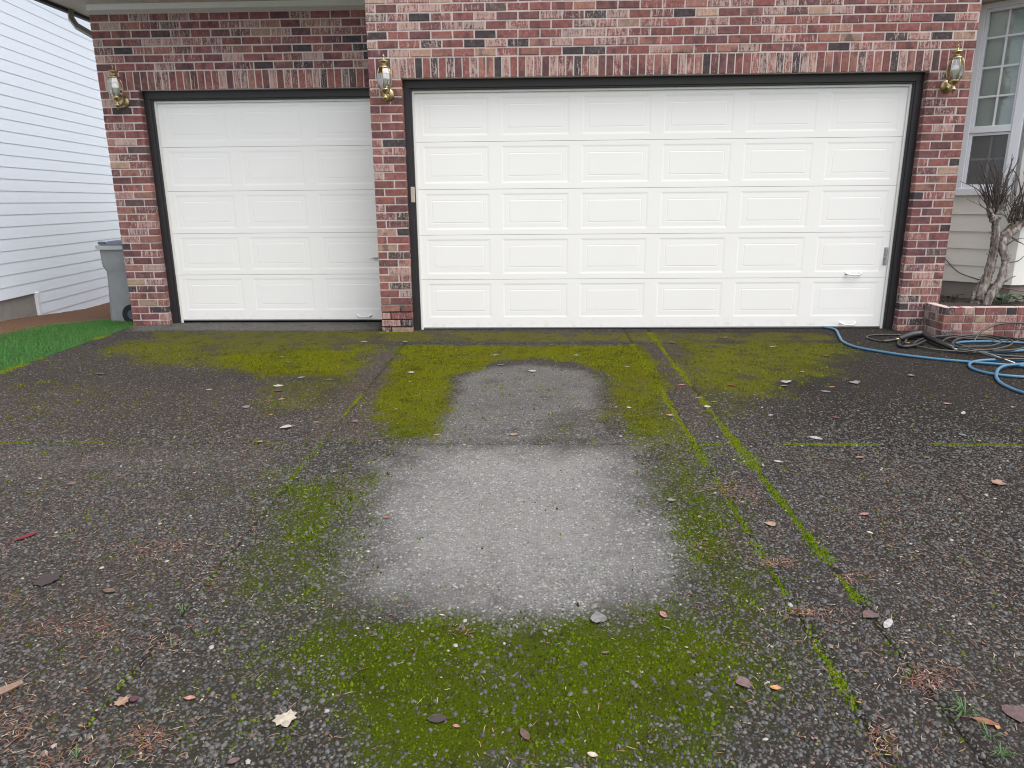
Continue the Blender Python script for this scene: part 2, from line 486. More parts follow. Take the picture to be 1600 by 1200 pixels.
# coverage of moss, washed concrete and brown litter, from outlines lying on the driveway
P_ = lambda pts: [gp(*p)[:2] for p in pts]
MOSS = [  # outline, strength, softness (m), wobble (m)
    (P_([(180, 530), (590, 520), (606, 540), (572, 585), (545, 602), (470, 592), (400, 592), (330, 578), (230, 572), (140, 556)]), .62, .26, .30),
    (P_([(310, 556), (420, 546), (575, 546), (556, 596), (480, 590), (380, 584)]), .92, .26, .28),
    (P_([(390, 590), (540, 592), (515, 640), (400, 650)]), .46, .15, .2),
    (P_([(230, 516), (640, 517), (1290, 520), (1330, 534), (230, 534)]), .60, .08, .12),
    (P_([(622, 540), (760, 538), (770, 568), (705, 592), (706, 640), (680, 688), (592, 688), (578, 640), (596, 584)]), 1.0, .15, .16),
    (P_([(620, 540), (1012, 540), (1042, 610), (968, 592), (900, 566), (830, 560), (740, 566)]), .90, .07, .10),
    (P_([(950, 572), (1028, 560), (1046, 630), (1066, 688), (985, 690), (948, 650)]), .84, .18, .16),
    (P_([(1040, 528), (1330, 532), (1330, 560), (1300, 590), (1250, 605), (1210, 625), (1075, 610)]), .68, .28, .30),
    (P_([(1070, 600), (1230, 610), (1180, 660), (1100, 670)]), .40, .18, .2),
    (P_([(510, 935), (640, 958), (800, 960), (960, 950), (1080, 935), (1140, 955), (1180, 1040), (1150, 1120), (1090, 1240), (600, 1240), (480, 1130), (440, 1010)]), .97, .28, .22),
    (P_([(420, 740), (600, 740), (570, 880), (540, 950), (400, 960), (380, 860)]), .78, .34, .25),
    (P_([(1010, 700), (1090, 700), (1190, 880), (1240, 1010), (1190, 1110), (1110, 940), (1030, 850)]), .92, .36, .22),
    (P_([(320, 960), (450, 930), (480, 1110), (350, 1060)]), .46, .2, .25)]
WASH = [
    (P_([(716, 590), (760, 574), (830, 569), (920, 580), (940, 600), (936, 650), (950, 692), (650, 692), (695, 650), (712, 620)]), .46, .10, .08),
    (P_([(655, 698), (970, 698), (1005, 760), (1055, 855), (1040, 915), (940, 948), (700, 950), (590, 920), (562, 860), (600, 770)]), 1.0, .38, .26),
    (P_([(0, 698), (470, 698), (420, 740), (0, 745)]), .16, .2, .2),
    (P_([(270, 503), (597, 503), (597, 514), (520, 517), (330, 517), (205, 517), (206, 510)]), .42, .10, .06)]
THIN = P_([(775, 960), (870, 958), (880, 1040), (850, 1100), (730, 1115), (745, 1040)])
DARK = [(P_([(830, 690), (850, 655), (890, 636), (925, 640), (940, 690)]), .20, .06, .05)]
BROWN = [
    (P_([(575, 545), (640, 545), (590, 690), (470, 690)]), .85, .10, .1),
    (P_([(1020, 545), (1060, 545), (1120, 690), (1080, 690)]), .6, .08, .1),
    (P_([(-300, 600), (520, 600), (400, 820), (150, 1250), (-600, 1250)]), .55, .3, .4),
    (P_([(1230, 700), (1900, 700), (1900, 1250), (1420, 1250)]), .42, .3, .4)]


def cover(x, y, L):
    nb = (fbm(x, y, 3.2, 11) - .5) * 2; n2 = (fbm(x, y, 11, 29) - .5) * 2
    r = np.zeros(x.shape)
    for poly, s, soft, wob in L:
        r = np.maximum(r, s * sstep(-soft, soft, poly_sd(x, y, poly) + nb * wob * .6 + n2 * wob * .45))
    return r


def masks(x, y):
    wash = cover(x, y, WASH)
    for poly, s, soft, wob in DARK:
        wash = wash - s * sstep(-soft, soft, poly_sd(x, y, poly))
    wash = np.clip(wash, 0, 1)
    moss = cover(x, y, MOSS)
    moss = np.maximum(moss, (.20 + .46 * (fbm(x, y, 1.7, 5) - .5)) * (1 - .6 * sstep(2.3, 3.2, x))) * (1 - sstep(.35, .9, wash) * .95)
    moss = np.clip(moss - .24 * sstep(.55, .72, fbm(x, y, 4.5, 101)) * sstep(.3, .7, moss), 0, 1)
    moss = moss * (1 - .16 * sstep(-.06, .10, poly_sd(x, y, THIN) + .16 * (fbm(x, y, 9, 71) - .5)))
    brown = np.maximum(cover(x, y, BROWN), .22) * (1 - .9 * sstep(.2, .6, wash))
    return moss, wash, brown


XJ = [-3.32, -0.08, 2.15, 2.40, 9.2]
YJ = [-9.5, -3.50, -0.72]
dv = MB(); dv.add([(XJ[0] + .01, -9.5, -.19 - .007), (9.2, -9.5, -.19 - .007), (9.2, 0, -.007), (XJ[0] + .01, 0, -.007), (9.2, .60, -.007), (XJ[0] + .01, .60, -.007)], [(0, 1, 2, 3), (3, 2, 4, 5)])
drive = dv.build('driveway', M['dirt']); tag(drive, kind='structure')


def slab(x0, x1, y0, y1, step):
    gpx = .0016
    x0 += gpx; x1 -= gpx; y0 += gpx; y1 -= gpx
    nx, ny = max(2, int((x1 - x0) / step)), max(2, int((y1 - y0) / step))
    X, Y = np.meshgrid(np.linspace(x0, x1, nx), np.linspace(y0, y1, ny))
    x, y = X.ravel(), Y.ravel()
    edge = np.minimum(np.minimum(x - x0, x1 - x), np.minimum(y - y0, y1 - y))
    z = gz(y) + .004 * (fbm(x, y, 2.2, 3) - .5) - .003 * (1 - sstep(0, .02, edge))
    m, wsh, b = masks(x, y)
    jd = np.minimum.reduce([np.abs(x - c) for c in XJ[1:4]]); wob = fbm(x, y, 14, 41)
    m = np.maximum(m, .5 * sstep(.035, .0, jd) * (wob > .50) * (x > 1) * (wsh < .3))
    V = np.stack([x, y, z], 1); dampness = sstep(2.2, 3.4, x + .7 * (fbm(x, y, 1.1, 61) - .5)) * .8 * (1 - sstep(.3, .8, m)) + .25 * sstep(.52, .7, fbm(x, y, .9, 62))
    A = np.stack([m, wsh, b, np.clip(dampness, 0, 1)], 1)
    i = np.arange(ny - 1)[:, None] * nx + np.arange(nx - 1)[None, :]; i = i.ravel()
    F = np.stack([i, i + 1, i + nx + 1, i + nx], 1)
    rim = np.concatenate([np.arange(nx), np.arange(1, ny) * nx + nx - 1, (ny - 1) * nx + np.arange(nx - 2, -1, -1), np.arange(ny - 2, 0, -1) * nx])
    Vb = V[rim].copy(); Vb[:, 2] -= .03; o = len(V); k = len(rim); j = np.arange(k)
    Fs = np.stack([rim, o + j, o + (j + 1) % k, rim[(j + 1) % k]], 1)
    np_mesh('slab', np.concatenate([V, Vb]), np.concatenate([F, Fs]), M['slab'], drive, True, {'mask': np.concatenate([A, A[rim]])})


for a in range(4):
    slab(XJ[a], XJ[a + 1], YJ[0], YJ[1], .035 if a < 3 else .05)
    slab(XJ[a], XJ[a + 1], YJ[1], YJ[2], .035)
slab(XJ[0], -.406, YJ[2], .52, .03); slab(-.406, 2.15, YJ[2], .04, .03); slab(2.15, 2.40, YJ[2], .04, .03); slab(2.40, 5.19, YJ[2], .04, .03); slab(5.19, 9.2, YJ[2], -.52, .05)

# lawn and mulch on the left; the ground falls away along the neighbour's wall
NB = np.array([-5.333, 1.597]); ND = np.array([-.136, .9907]); NN = np.array([ND[1], -ND[0]])      # neighbour's wall: a point, its run, its face


def lz(x, y):
    return -.030 - .075 * sstep(.3, 3.4, y) * 2.2 + .03 * (fbm(x, y, 1.6, 17) - .5) + np.minimum(y, 0) * .012


def sheet(name, mat, x0, x1, y0, y1, keep, step=.06, dz=0.0):
    nx, ny = int((x1 - x0) / step), int((y1 - y0) / step)
    X, Y = np.meshgrid(np.linspace(x0, x1, nx), np.linspace(y0, y1, ny)); x, y = X.ravel(), Y.ravel()
    V = np.stack([x, y, lz(x, y) + dz + .012 * (fbm(x, y, 12, 3) - .5)], 1); i = (np.arange(ny - 1)[:, None] * nx + np.arange(nx - 1)[None, :]).ravel()
    F = np.stack([i, i + 1, i + nx + 1, i + nx], 1); F = F[keep(V[F].mean(1)[:, 0], V[F].mean(1)[:, 1])]
    return np_mesh(name, V, F, mat, None, True)


MUL = np.array([(-6.2, -6.0), (-4.62, -1.4), (-4.57, -.13), (-4.46, .48), (-4.12, .93), (-3.30, 1.22)])


def lawn_side(x, y):                                  # positive on the lawn, negative in the mulch bed
    xe = np.interp(y, MUL[:, 1], MUL[:, 0]); return x - xe + .06 * (fbm(x, y, 5, 9) - .5)


tag(sheet('lawn_ground', M['lawn'], -7.5, -3.325, -9, 1.35, lambda x, y: lawn_side(x, y) > -.08), kind='structure')
tag(sheet('mulch_bed', M['mulch'], -7.5, -3.30, -9, 6.5, lambda x, y: lawn_side(x, y) < .12, dz=.012), kind='structure')


def blades(n, x0, x1, y0, y1, keep, zf, hh, ww, cols):
    x, y = rng.uniform(x0, x1, n), rng.uniform(y0, y1, n); k = keep(x, y); x, y = x[k], y[k]; n = len(x)
    h = rng.uniform(hh[0], hh[1], n); th = rng.uniform(0, 2 * np.pi, n); ln = rng.uniform(.1, .8, n) * h; la = rng.uniform(0, 2 * np.pi, n)
    dx, dy = np.cos(th) * ww, np.sin(th) * ww; z = zf(x, y) - .004
    mx, my = x + np.cos(la) * ln * .35, y + np.sin(la) * ln * .35; tx, ty = x + np.cos(la) * ln, y + np.sin(la) * ln
    V = np.stack([np.stack([x - dx, y - dy, z], 1), np.stack([x + dx, y + dy, z], 1), np.stack([mx - dx * .8, my - dy * .8, z + h * .6], 1), np.stack([mx + dx * .8, my + dy * .8, z + h * .6], 1), np.stack([tx, ty, z + h], 1)], 1)
    b = np.arange(n)[:, None] * 5
    F = np.concatenate([b + [0, 1, 3], b + [0, 3, 2], b + [2, 3, 4]])
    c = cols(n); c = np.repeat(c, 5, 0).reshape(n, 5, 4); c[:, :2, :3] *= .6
    return V.reshape(-1, 3), F, c.reshape(-1, 4)


def grass_cols(n):
    a = rng.uniform(0, 1, (n, 1)); c = np.array([.036, .135, .026]) * (1 - a) + np.array([.090, .265, .054]) * a
    d = rng.uniform(0, 1, n) < .05; c[d] = (.22, .20, .09); return np.concatenate([c, np.ones((n, 1))], 1)


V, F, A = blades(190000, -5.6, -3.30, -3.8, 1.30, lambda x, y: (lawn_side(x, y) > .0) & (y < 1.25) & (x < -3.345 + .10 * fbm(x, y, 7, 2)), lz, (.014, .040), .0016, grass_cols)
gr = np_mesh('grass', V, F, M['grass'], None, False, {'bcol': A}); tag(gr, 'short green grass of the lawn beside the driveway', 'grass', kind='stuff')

# ------------------------------------------------------------------ red brick house with two garage doors
house = empty('brick_house', (1.0, .2, 0), 'red brick house with two white panelled garage doors and a bay window', 'house')
ZB, CP, BL, JT = -.02, .0785, .2089, .0140         # course base, course pitch, brick pitch, joint
SOL0, SOL1 = ZB + 32 * CP, ZB + 32 * CP + .193      # soldier course
DEP = .095


def brick_geo(x0, x1, z0, z1, yf, dep=DEP):
    c = random.uniform(.002, .0035); j = lambda s=.0016: random.uniform(-s, s)
    pr = random.uniform(-.0022, .0022); yf = yf + pr
    e = [(x0 + j(), z0 + j()), (x1 + j(), z0 + j()), (x1 + j(), z1 + j()), (x0 + j(), z1 + j())]
    cx, cz = (x0 + x1) / 2, (z0 + z1) / 2
    ins = [(x + math.copysign(c + j(.001), cx - x), z + math.copysign(c + j(.001), cz - z)) for x, z in e]
    v = [(x, yf + dep, z) for x, z in e] + [(x, yf + c, z) for x, z in e] + [(x, yf + j(.0008), z) for x, z in ins]
    f = [(8, 9, 10, 11), (3, 2, 1, 0)] + [(4 + k, 4 + (k + 1) % 4, 8 + (k + 1) % 4, 8 + k) for k in range(4)] + [(k, (k + 1) % 4, 4 + (k + 1) % 4, 4 + k) for k in range(4)]
    return v, f


def brick_col():
    r = random.random()
    if r < .52: c = [.215, .076, .070]
    elif r < .72: c = [.140, .056, .060]
    elif r < .845: c = [.295, .135, .110]
    elif r < .945: c = [.036, .033, .040]
    elif r < .96: c = [.085, .058, .056]
    else: c = [.36, .235, .175]
    k = random.uniform(.90, 1.34); c = [min(1, q * k * random.uniform(.95, 1.05)) for q in c]
    a = random.random() ** 1.15
    return (*c, a)


def brick_obj(name, geos, parent, kind=None):
    mb = MB(); cols = []
    for (v, f), c in geos:
        mb.add(v, f); cols += [c] * len(v)
    me = bpy.data.meshes.new(name); me.from_pydata(mb.v, [], mb.f); me.update()
    fix_normals(me)
    a = me.attributes.new('bcol', 'FLOAT_COLOR', 'POINT'); a.data.foreach_set('color', np.array(cols, np.float32).ravel())
    o = link(name, me, M['brick'], parent)
    if kind: o['kind'] = kind
    return o


def seen(x0, x1, z0, z1, y):
    q = [px_of((x, y, z)) for x in (x0, x1) for z in (z0, z1)]
    xs = np.clip([a for a, b in q], 0, 1600); ys = np.clip([b for a, b in q], 0, 1200)
    return (xs.max() - xs.min()) * (ys.max() - ys.min())


def course(xa, xb, z0, z1, half):
    """bricks of one course between xa and xb, running bond from xb or xa"""
    out = []; x = xa - (BL / 2 if half else 0)
    while x < xb - .02:
        a, b = max(x, xa), min(x + BL - JT, xb)
        if b - a > .03: out.append((a, b, z0, z1))
        x += BL
    return out


walls = {}
# mortar bodies (6 mm behind the brick faces), with the door openings left free
RX0, RX1, RO0, RO1, RY = -.406, 5.345, -.087, 4.947, -.14
LX0, LX1, LO0, LO1, LY = -3.375, -.406, -2.961, -.42, .36
TOP_R, TOP_L = ZB + 56 * CP + .03, 3.285
mr = MB(); q = .0045
mr.box(RX0 + q, RO0 - q, RY + q, .10, ZB, SOL0); mr.box(RO1 + q, RX1 - q, RY + q, .10, ZB, SOL0); mr.box(RX0 + q, RX1 - q, RY + q, .10, SOL0, TOP_R)
mr.box(RX0 + q, RX0 + .12, .10, 4.0, ZB, TOP_R); mr.box(RX1 - .12, RX1 - q, .10, 4.0, ZB, TOP_R); mr.box(RX0 + .12, RX1 - .12, .4, .5, 2.6, TOP_R)
wall_r = mr.build('brick_wall', M['mortar'], house)
ml = MB(); ml.box(LX0 + q, LO0 - q, LY + q, .60, ZB, SOL0); ml.box(LX0 + q, LX1 + q - .001, LY + q, .60, SOL0, TOP_L); 
wall_l = ml.build('brick_wall', M['mortar'], house)
m = MB(); m.box(LX0 + .004, LX0 + .15, .601, 6.0, -.35, TOP_L); m.build('side_wall', M['cream'], house)
B = []   # (area, name, rect, y, wall)
for i in range(32):
    z0 = ZB + i * CP; z1 = z0 + CP - JT
    for xa, xb, wl, y in ((RX0, RO0, wall_r, RY), (RO1, RX1, wall_r, RY), (LX0, LO0, wall_l, LY)):
        W_ = xb - xa; s = BL / 2 - JT if W_ < .36 else BL - JT * .9
        if i % 2: rs = [(xa, xa + BL - JT), (xa + BL, xb)] if W_ < .36 else [(xa, xa + BL / 2 - JT), (xa + BL / 2, xb - BL / 2), (xb - BL / 2 + JT, xb)]
        else: rs = [(xa, xa + BL / 2 - JT), (xa + BL / 2, xb)] if W_ < .36 else [(xa, xa + W_ / 2 - JT / 2), (xa + W_ / 2 + JT / 2, xb)]
        for a, b in rs: B.append(['brick', (a, b, z0, z1), y, wl])
for wl, y, xa, xb, top in ((wall_r, RY, RX0, RX1, TOP_R), (wall_l, LY, LX0, LX1 - .004, TOP_L)):
    n = int(round((xb - xa) / .0763)); p = (xb - xa) / n
    for k in range(n):
        B.append(['soldier_brick', (xa + k * p, xa + (k + 1) * p - JT * .9, SOL0 + .002, SOL1 - JT), y, wl])
    z = SOL1; i = 0
    while z + CP < top + .012:
        for r in course(xa, xb, z, min(z + CP - JT, top - .004), i % 2): B.append(['brick', r, y, wl])
        z += CP; i += 1
for b in B: b.append(seen(*b[1], b[2]))
order = sorted([k for k in range(len(B)) if B[k][0] == 'brick'], key=lambda k: -B[k][4]); keep = set(order[:300]); rest = {}
for k, (nm, r, y, wl, ar) in enumerate(B):
    geo = (brick_geo(*r, y), brick_col())
    if nm == 'soldier_brick' or k in keep: brick_obj(nm, [geo], wl)
    else: rest.setdefault(wl.name, (wl, []))[1].append(geo)
for wl, gs in rest.values(): brick_obj('brick', gs, wl, 'stuff')

# garage doors
SEC = [0.020, .5326, .993, 1.4505, 1.9128, 2.44]


def garage_door(x0, x1, ncol, yd, dz, label):
    d = MB(); d.box(x0 - .03, x1 + .03, yd + .030, yd + .05, dz + .01, dz + 2.46)
    door = d.build('garage_door', M['seal'], house); door['label'] = label
    cw = (x1 - x0) / ncol
    for s in range(5):
        z0, z1 = SEC[s] + dz + .0015, SEC[s + 1] + dz - .0015
        top = z1 - .040 if s < 4 else SEC[4] + dz + .462 - .040
        pb, pt = top - .365, top
        xs = [x0]
        for c_ in range(ncol):
            m = .060 if 0 < c_ else .075; m2 = .060 if c_ < ncol - 1 else .075
            xs += [x0 + c_ * cw + m, x0 + (c_ + 1) * cw - m2]
        xs.append(x1); m = MB(); zz = [z0, pb, pt, z1]
        v = [(x, yd, z) for z in zz for x in xs]; nx = len(xs); f = []
        for r in range(3):
            for k in range(nx - 1):
                if r == 1 and k % 2 == 1: continue
                f.append((r * nx + k, r * nx + k + 1, (r + 1) * nx + k + 1, (r + 1) * nx + k))
        m.add(v, f)
        e = .003      # rolled edges of the section, back to the core
        o = [(x0, yd, z0), (x1, yd, z0), (x1, yd, z1), (x0, yd, z1)]; ob = [(x, yd + .028, z + (-0 if z == z0 else 0)) for x, y, z in o]
        m.add(o + ob, [(0, 1, 5, 4), (1, 2, 6, 5), (2, 3, 7, 6), (3, 0, 4, 7)])
        sec = m.build('door_section', M['door'], door)
        for c_ in range(ncol):
            a, b = xs[1 + 2 * c_], xs[2 + 2 * c_]
            rings = [(0, 0), (.006, .0004), (.016, .0019), (.024, .0023), (.066, .0018), (.072, .0025), (.079, .0012), (.083, .0010)]
            v = []
            for ins, dp in rings:
                v += [(a + ins, yd + dp, pb + ins), (b - ins, yd + dp, pb + ins), (b - ins, yd + dp, pt - ins), (a + ins, yd + dp, pt - ins)]
            f = [(4 * r + k, 4 * r + (k + 1) % 4, 4 * r + 4 + (k + 1) % 4, 4 * r + 4 + k) for r in range(len(rings) - 1) for k in range(4)]
            f.append(tuple(4 * (len(rings) - 1) + k for k in range(4)))
            p = MB(); p.add(v, f); p.build('raised_panel', M['door'], door)
    s = MB(); s.box(x0, x1, yd - .004, yd + .03, dz + .002, dz + SEC[0] - .010); s.build('bottom_seal', M['seal'], door)
    s = MB(); s.box(x0, x1, yd - .006, yd + .028, dz + SEC[0] - .010, dz + SEC[0]); s.build('bottom_rail', M['steel'], door)
    return door


def lift_handle(door, x, z, yd, w=.15):
    m = MB(); pts = [(x - w / 2, yd, z), (x - w / 2 + .008, yd - .020, z - .004), (x - w / 2 + .03, yd - .032, z - .012), (x, yd - .034, z - .016), (x + w / 2 - .03, yd - .032, z - .012), (x + w / 2 - .008, yd - .020, z - .004), (x + w / 2, yd, z)]
    m.tube(catmull(pts, 4), .0075, 6); m.box(x - w / 2 - .012, x - w / 2 + .016, yd - .004, yd + .002, z - .014, z + .014, .002); m.box(x + w / 2 - .016, x + w / 2 + .012, yd - .004, yd + .002, z - .014, z + .014, .002)
    m.build('handle', M['handle'], door, True)


d2 = garage_door(0, 4.85, 6, 0.0, 0.0, 'wide white double garage door with thirty raised panels')
lift_handle(d2, 4.504, .575, 0.0); lift_handle(d2, 4.50, .056, 0.0)
m = MB(); m.box(4.792, 4.828, -.010, .002, .66, .84, .004); m.box(4.798, 4.820, -.016, -.009, .76, .83, .003); m.tube([(4.806, -.012, .735), (4.806, -.034, .735), (4.806, -.034, .69)], .007, 6); m.build('lock', M['steel'], d2)
DZL = .0134
d1 = garage_door(-2.864, -.436, 3, .4985, DZL, 'white single garage door with fifteen raised panels')
lift_handle(d1, -.744, .075, .4985); m = MB(); m.box(-.60, -.55, .480, .500, .715, .735, .003); m.tube([(-.60, .485, .725), (-.64, .478, .722)], .005, 6); m.build('latch', M['steel'], d1)


def frame(o0, o1, top, yf, bot, x0, x1, right=True):
    """dark brown door frame: board behind the brick edge, inner jamb, white stop strip"""
    ins = .024
    for side in ((0, 1) if right else (0,)):
        s = 1 if side == 0 else -1; e = o0 if side == 0 else o1; dx = x0 if side == 0 else x1
        m = MB(); a, b = sorted((e - s * .02, dx - s * .030)); m.box(a, b, yf - .052, yf + .03, bot, top + .02, .003)
        a, b = sorted((dx - s * .032, dx - s * .012)); m.box(a, b, yf - .040, yf + .03, bot, top - .075, .002)
        m.build('door_jamb', M['brown'], house)
        m = MB(); a, b = sorted((dx - s * .013, dx + s * .012)); m.box(a, b, yf - .018, yf - .003, bot + .012, top - .088, .003); m.build('weather_strip', M['strip'], house)
    m = MB(); a, b = o0 + .01, o1 - .01
    m.box(a, b, yf - .054, yf + .03, top - .078, top + .02, .003); m.box(x0 - .02, x1 + .02, yf - .042, yf + .03, top - .094, top - .0775, .002)
    m.build('door_header', M['brown'], house)
    m = MB(); m.box(x0 - .01, x1 + .01, yf - .019, yf - .003, top - .118, top - .0935, .003); m.build('weather_strip', M['strip'], house)


frame(RO0, RO1, SOL0, 0.0, -.018, 0.0, 4.85)
frame(LO0, LO1, SOL0, .4985, -.016, -2.864, -.436, False)
m = MB(); m.box(-.058, -.018, -.056, -.030, 1.325, 1.478, .003); m.build('latch_box', M['beige'], house)
# garage darkness behind the doors so no light leaks through the gaps
m = MB(); m.box(-.38, 5.2, .14, .16, -.05, 2.7); m.box(-3.2, -.4, .62, .64, -.05, 2.7); m.build('garage_backing', M['seal'], house)

# eave over the single garage: frieze, soffit, gutters, downspout elbow, roof
m = MB(); m.box(LX0 - .004, LX1 - .002, LY - .028, LY + .02, TOP_L - .022, TOP_L + .05, .003); m.build('frieze_board', M['creamtrim'], house)
m = MB(); m.box(-3.66, LX1 - .004, -.10, .36, TOP_L + .028, TOP_L + .05); m.box(-3.66, LX0 + .10, .36, 6.0, TOP_L + .0281, TOP_L + .05); m.build('soffit', M['beige'], house)
m = MB(); m.box(-3.70, LX1 - .004, -.20, -.10, TOP_L + .0, TOP_L + .12, .01); m.build('gutter', M['gutter'], house)
m = MB(); m.box(-3.72, -3.66, -.10, 6.0, TOP_L - .004, TOP_L + .10, .006); m.build('gutter', M['dkgutter'], house)
m = MB(); m.tube([(-3.66, .52, TOP_L + .03), (-3.66, .52, TOP_L - .06), (-3.62, .53, TOP_L - .13), (-3.45, .58, TOP_L - .235), (-3.41, .60, TOP_L - .30), (-3.41, .60, .1)], .036, 4); m.build('downspout', M['gutter'], house)
m = MB(); m.add([(-3.76, -.22, TOP_L + .12), (-.41, -.22, TOP_L + .12), (-.41, 6, TOP_L + 2.8), (-1.2, 6, TOP_L + 2.8), (-3.76, 6, TOP_L + .13), (-3.76, -.22, TOP_L + .06), (-.41, -.22, TOP_L + .06), (-3.76, 6, TOP_L + .06)], [(0, 1, 2, 3), (0, 3, 4), (0, 5, 6, 1), (0, 4, 7, 5)]); m.build('roof', M['roof'], house)
m = MB(); m.box(-.6, 5.6, .0, 6, TOP_R, TOP_R + .08); m.build('roof', M['roof'], house)  # simple unseen roof slab over the double garage, added to block light

# bay: 45 degree side wall, window, siding, foundation
BP = Vector((5.34, .65, 0)); c45 = math.sqrt(.5)
XB = Matrix(((c45, c45, 0, BP.x), (-c45, c45, 0, BP.y), (0, 0, 1, 0), (0, 0, 0, 1)))       # local x along the wall to the right, local y into the house
UC, BOT = 1.03, .458
m = MB(); m.box(-.35, UC - .002, .06, .12, BOT, 3.4); bay = m.build('bay_wall', M['creamtrim'], house, xf=XB)
XF = Matrix(((1, 0, 0, BP.x + UC * c45), (0, 1, 0, BP.y - UC * c45), (0, 0, 1, 0), (0, 0, 0, 1)))
m = MB(); m.box(.0, 2.6, .06, .12, BOT, 3.4); m.build('bay_front', M['creamtrim'], house, xf=XF)


def lap(name, mat, parent, xf, u0, u1, z0, z1, t0=.004, t1=.016):
    m = MB(); v = []
    for u in (u0, u1):
        v += [(u, -t1, z0 - .012), (u, -t0, z1), (u, .05, z1), (u, .05, z0 - .012)]
    m.add(v, [(0, 1, 5, 4), (1, 2, 6, 5), (2, 3, 7, 6), (3, 0, 4, 7), (0, 3, 2, 1), (4, 5, 6, 7)]); m.build(name, mat, parent, xf=xf)


k = 0; SP = .1745
while BOT + k * SP < 3.2:
    z0, z1 = BOT + .012 + k * SP, BOT + .012 + (k + 1) * SP + .006
    if z0 < 1.25: lap('siding_board', M['cream'], bay, XB, -.35, .955, z0, min(z1, 1.36))
    lap('siding_board', M['cream'], bay, XF, .10, 2.6, z0, z1)
    k += 1
m = MB(); m.box(.955, 1.045, -.026, .06, BOT - .004, 3.35, .003); m.build('corner_board', M['creamtrim'], house, xf=XB)
m = MB(); m.box(-.006, .10, -.026, .06, BOT - .004, 3.35, .003); m.build('corner_board', M['creamtrim'], house, xf=XF)
m = MB(); m.box(-.35, UC, .012, .06, -.05, BOT + .01); m.build('foundation', M['concrete'], house, xf=XB)
m = MB(); m.box(-.0, 2.6, .012, .06, -.05, BOT + .01); m.build('foundation', M['concrete'], house, xf=XF)
m = MB(); m.box(-.35, UC + .35, -.30, .10, 3.172, 3.21); m.box(-.35, UC + .1, -.02, .06, 3.15, 3.172); m.build('bay_soffit', M['beige'], house, xf=XB)
m = MB(); m.box(-.05, 2.6, -.32, .10, 3.174, 3.22); m.build('bay_soffit', M['beige'], house, xf=XF)
# window: trim, frame, two sashes
m = MB()
m.box(.385, .465, -.036, .06, 1.375, 3.165, .004); m.box(.828, .915, -.036, .06, 1.375, 3.165, .004); m.box(.465, .828, -.034, .06, 3.115, 3.165, .003); m.box(.378, .922, -.045, .06, 1.345, 1.415, .005)
win = m.build('window', M['white'], house, xf=XB); win['label'] = 'white double hung bay window with muntin grid and lowered blind'
m = MB(); m.box(.4655, .492, -.022, .05, 2.0, 3.1145, .003); m.box(.810, .8275, -.022, .05, 2.0, 3.1145, .003); m.box(.492, .810, -.021, .05, 3.085, 3.1145, .002); m.box(.4655, .8275, -.026, .05, 1.957, 2.022, .003); m.build('upper_sash', M['white'], win, xf=XB)
m = MB(); m.box(.4655, .494, -.012, .04, 1.4155, 1.956, .003); m.box(.806, .8275, -.012, .04, 1.4155, 1.956, .003); m.box(.494, .806, -.011, .04, 1.4155, 1.455, .002); m.box(.494, .806, -.011, .04, 1.93, 1.956, .002); m.build('lower_sash', M['white'], win, xf=XB)
for z in (2.850, 2.575, 2.302):
    m = MB(); m.box(.492, .810, .004, .016, z - .010, z + .010, .002); m.build('muntin', M['white'], win, xf=XB)
m = MB(); m.box(.648, .668, .0055, .0155, 2.022, 3.085, .002); m.build('muntin', M['white'], win, xf=XB)
m = MB(); m.box(.494, .806, .016, .026, 1.692, 1.712, .002); m.build('muntin', M['white'], win, xf=XB)
m = MB(); m.box(.650, .670, .0165, .0255, 1.455, 1.93, .002); m.build('muntin', M['white'], win, xf=XB)
vs = [.492, .648, .668, .810]; hs_ = [2.022, 2.302, 2.575, 2.85, 3.085]
for i in range(2):
    for j in range(4):
        m = MB(); m.box(vs[2 * i], vs[2 * i + 1], .018, .022, hs_[j], hs_[j + 1]); m.build('pane', M['glass'], win, xf=XB)
    for z0, z1 in ((1.455, 1.702), (1.702, 1.93)):
        m = MB(); m.box(vs[2 * i] + .002, vs[2 * i + 1], .030, .034, z0, z1); m.build('pane', M['glass'], win, xf=XB)
m = MB(); m.box(.494, .806, -.004, -.002, 1.455, 1.93); m.build('insect_screen', M['screen'], win, xf=XB)
bl = MB(); z = 1.45
while z < 3.09:
    bl.add([(.47, .060, z), (.83, .060, z), (.83, .074, z + .019), (.47, .074, z + .019), (.47, .0615, z - .001), (.83, .0615, z - .001), (.83, .0755, z + .018), (.47, .0755, z + .018)], [(0, 1, 2, 3), (7, 6, 5, 4), (0, 4, 5, 1), (3, 2, 6, 7), (0, 3, 7, 4), (1, 5, 6, 2)]); z += .022
bl.tube([(.54, .062, 1.45), (.54, .062, 3.09)], .0015, 4); bl.tube([(.75, .062, 1.45), (.75, .062, 3.09)], .0015, 4); bl.build('blind', M['blind'], win, xf=XB)

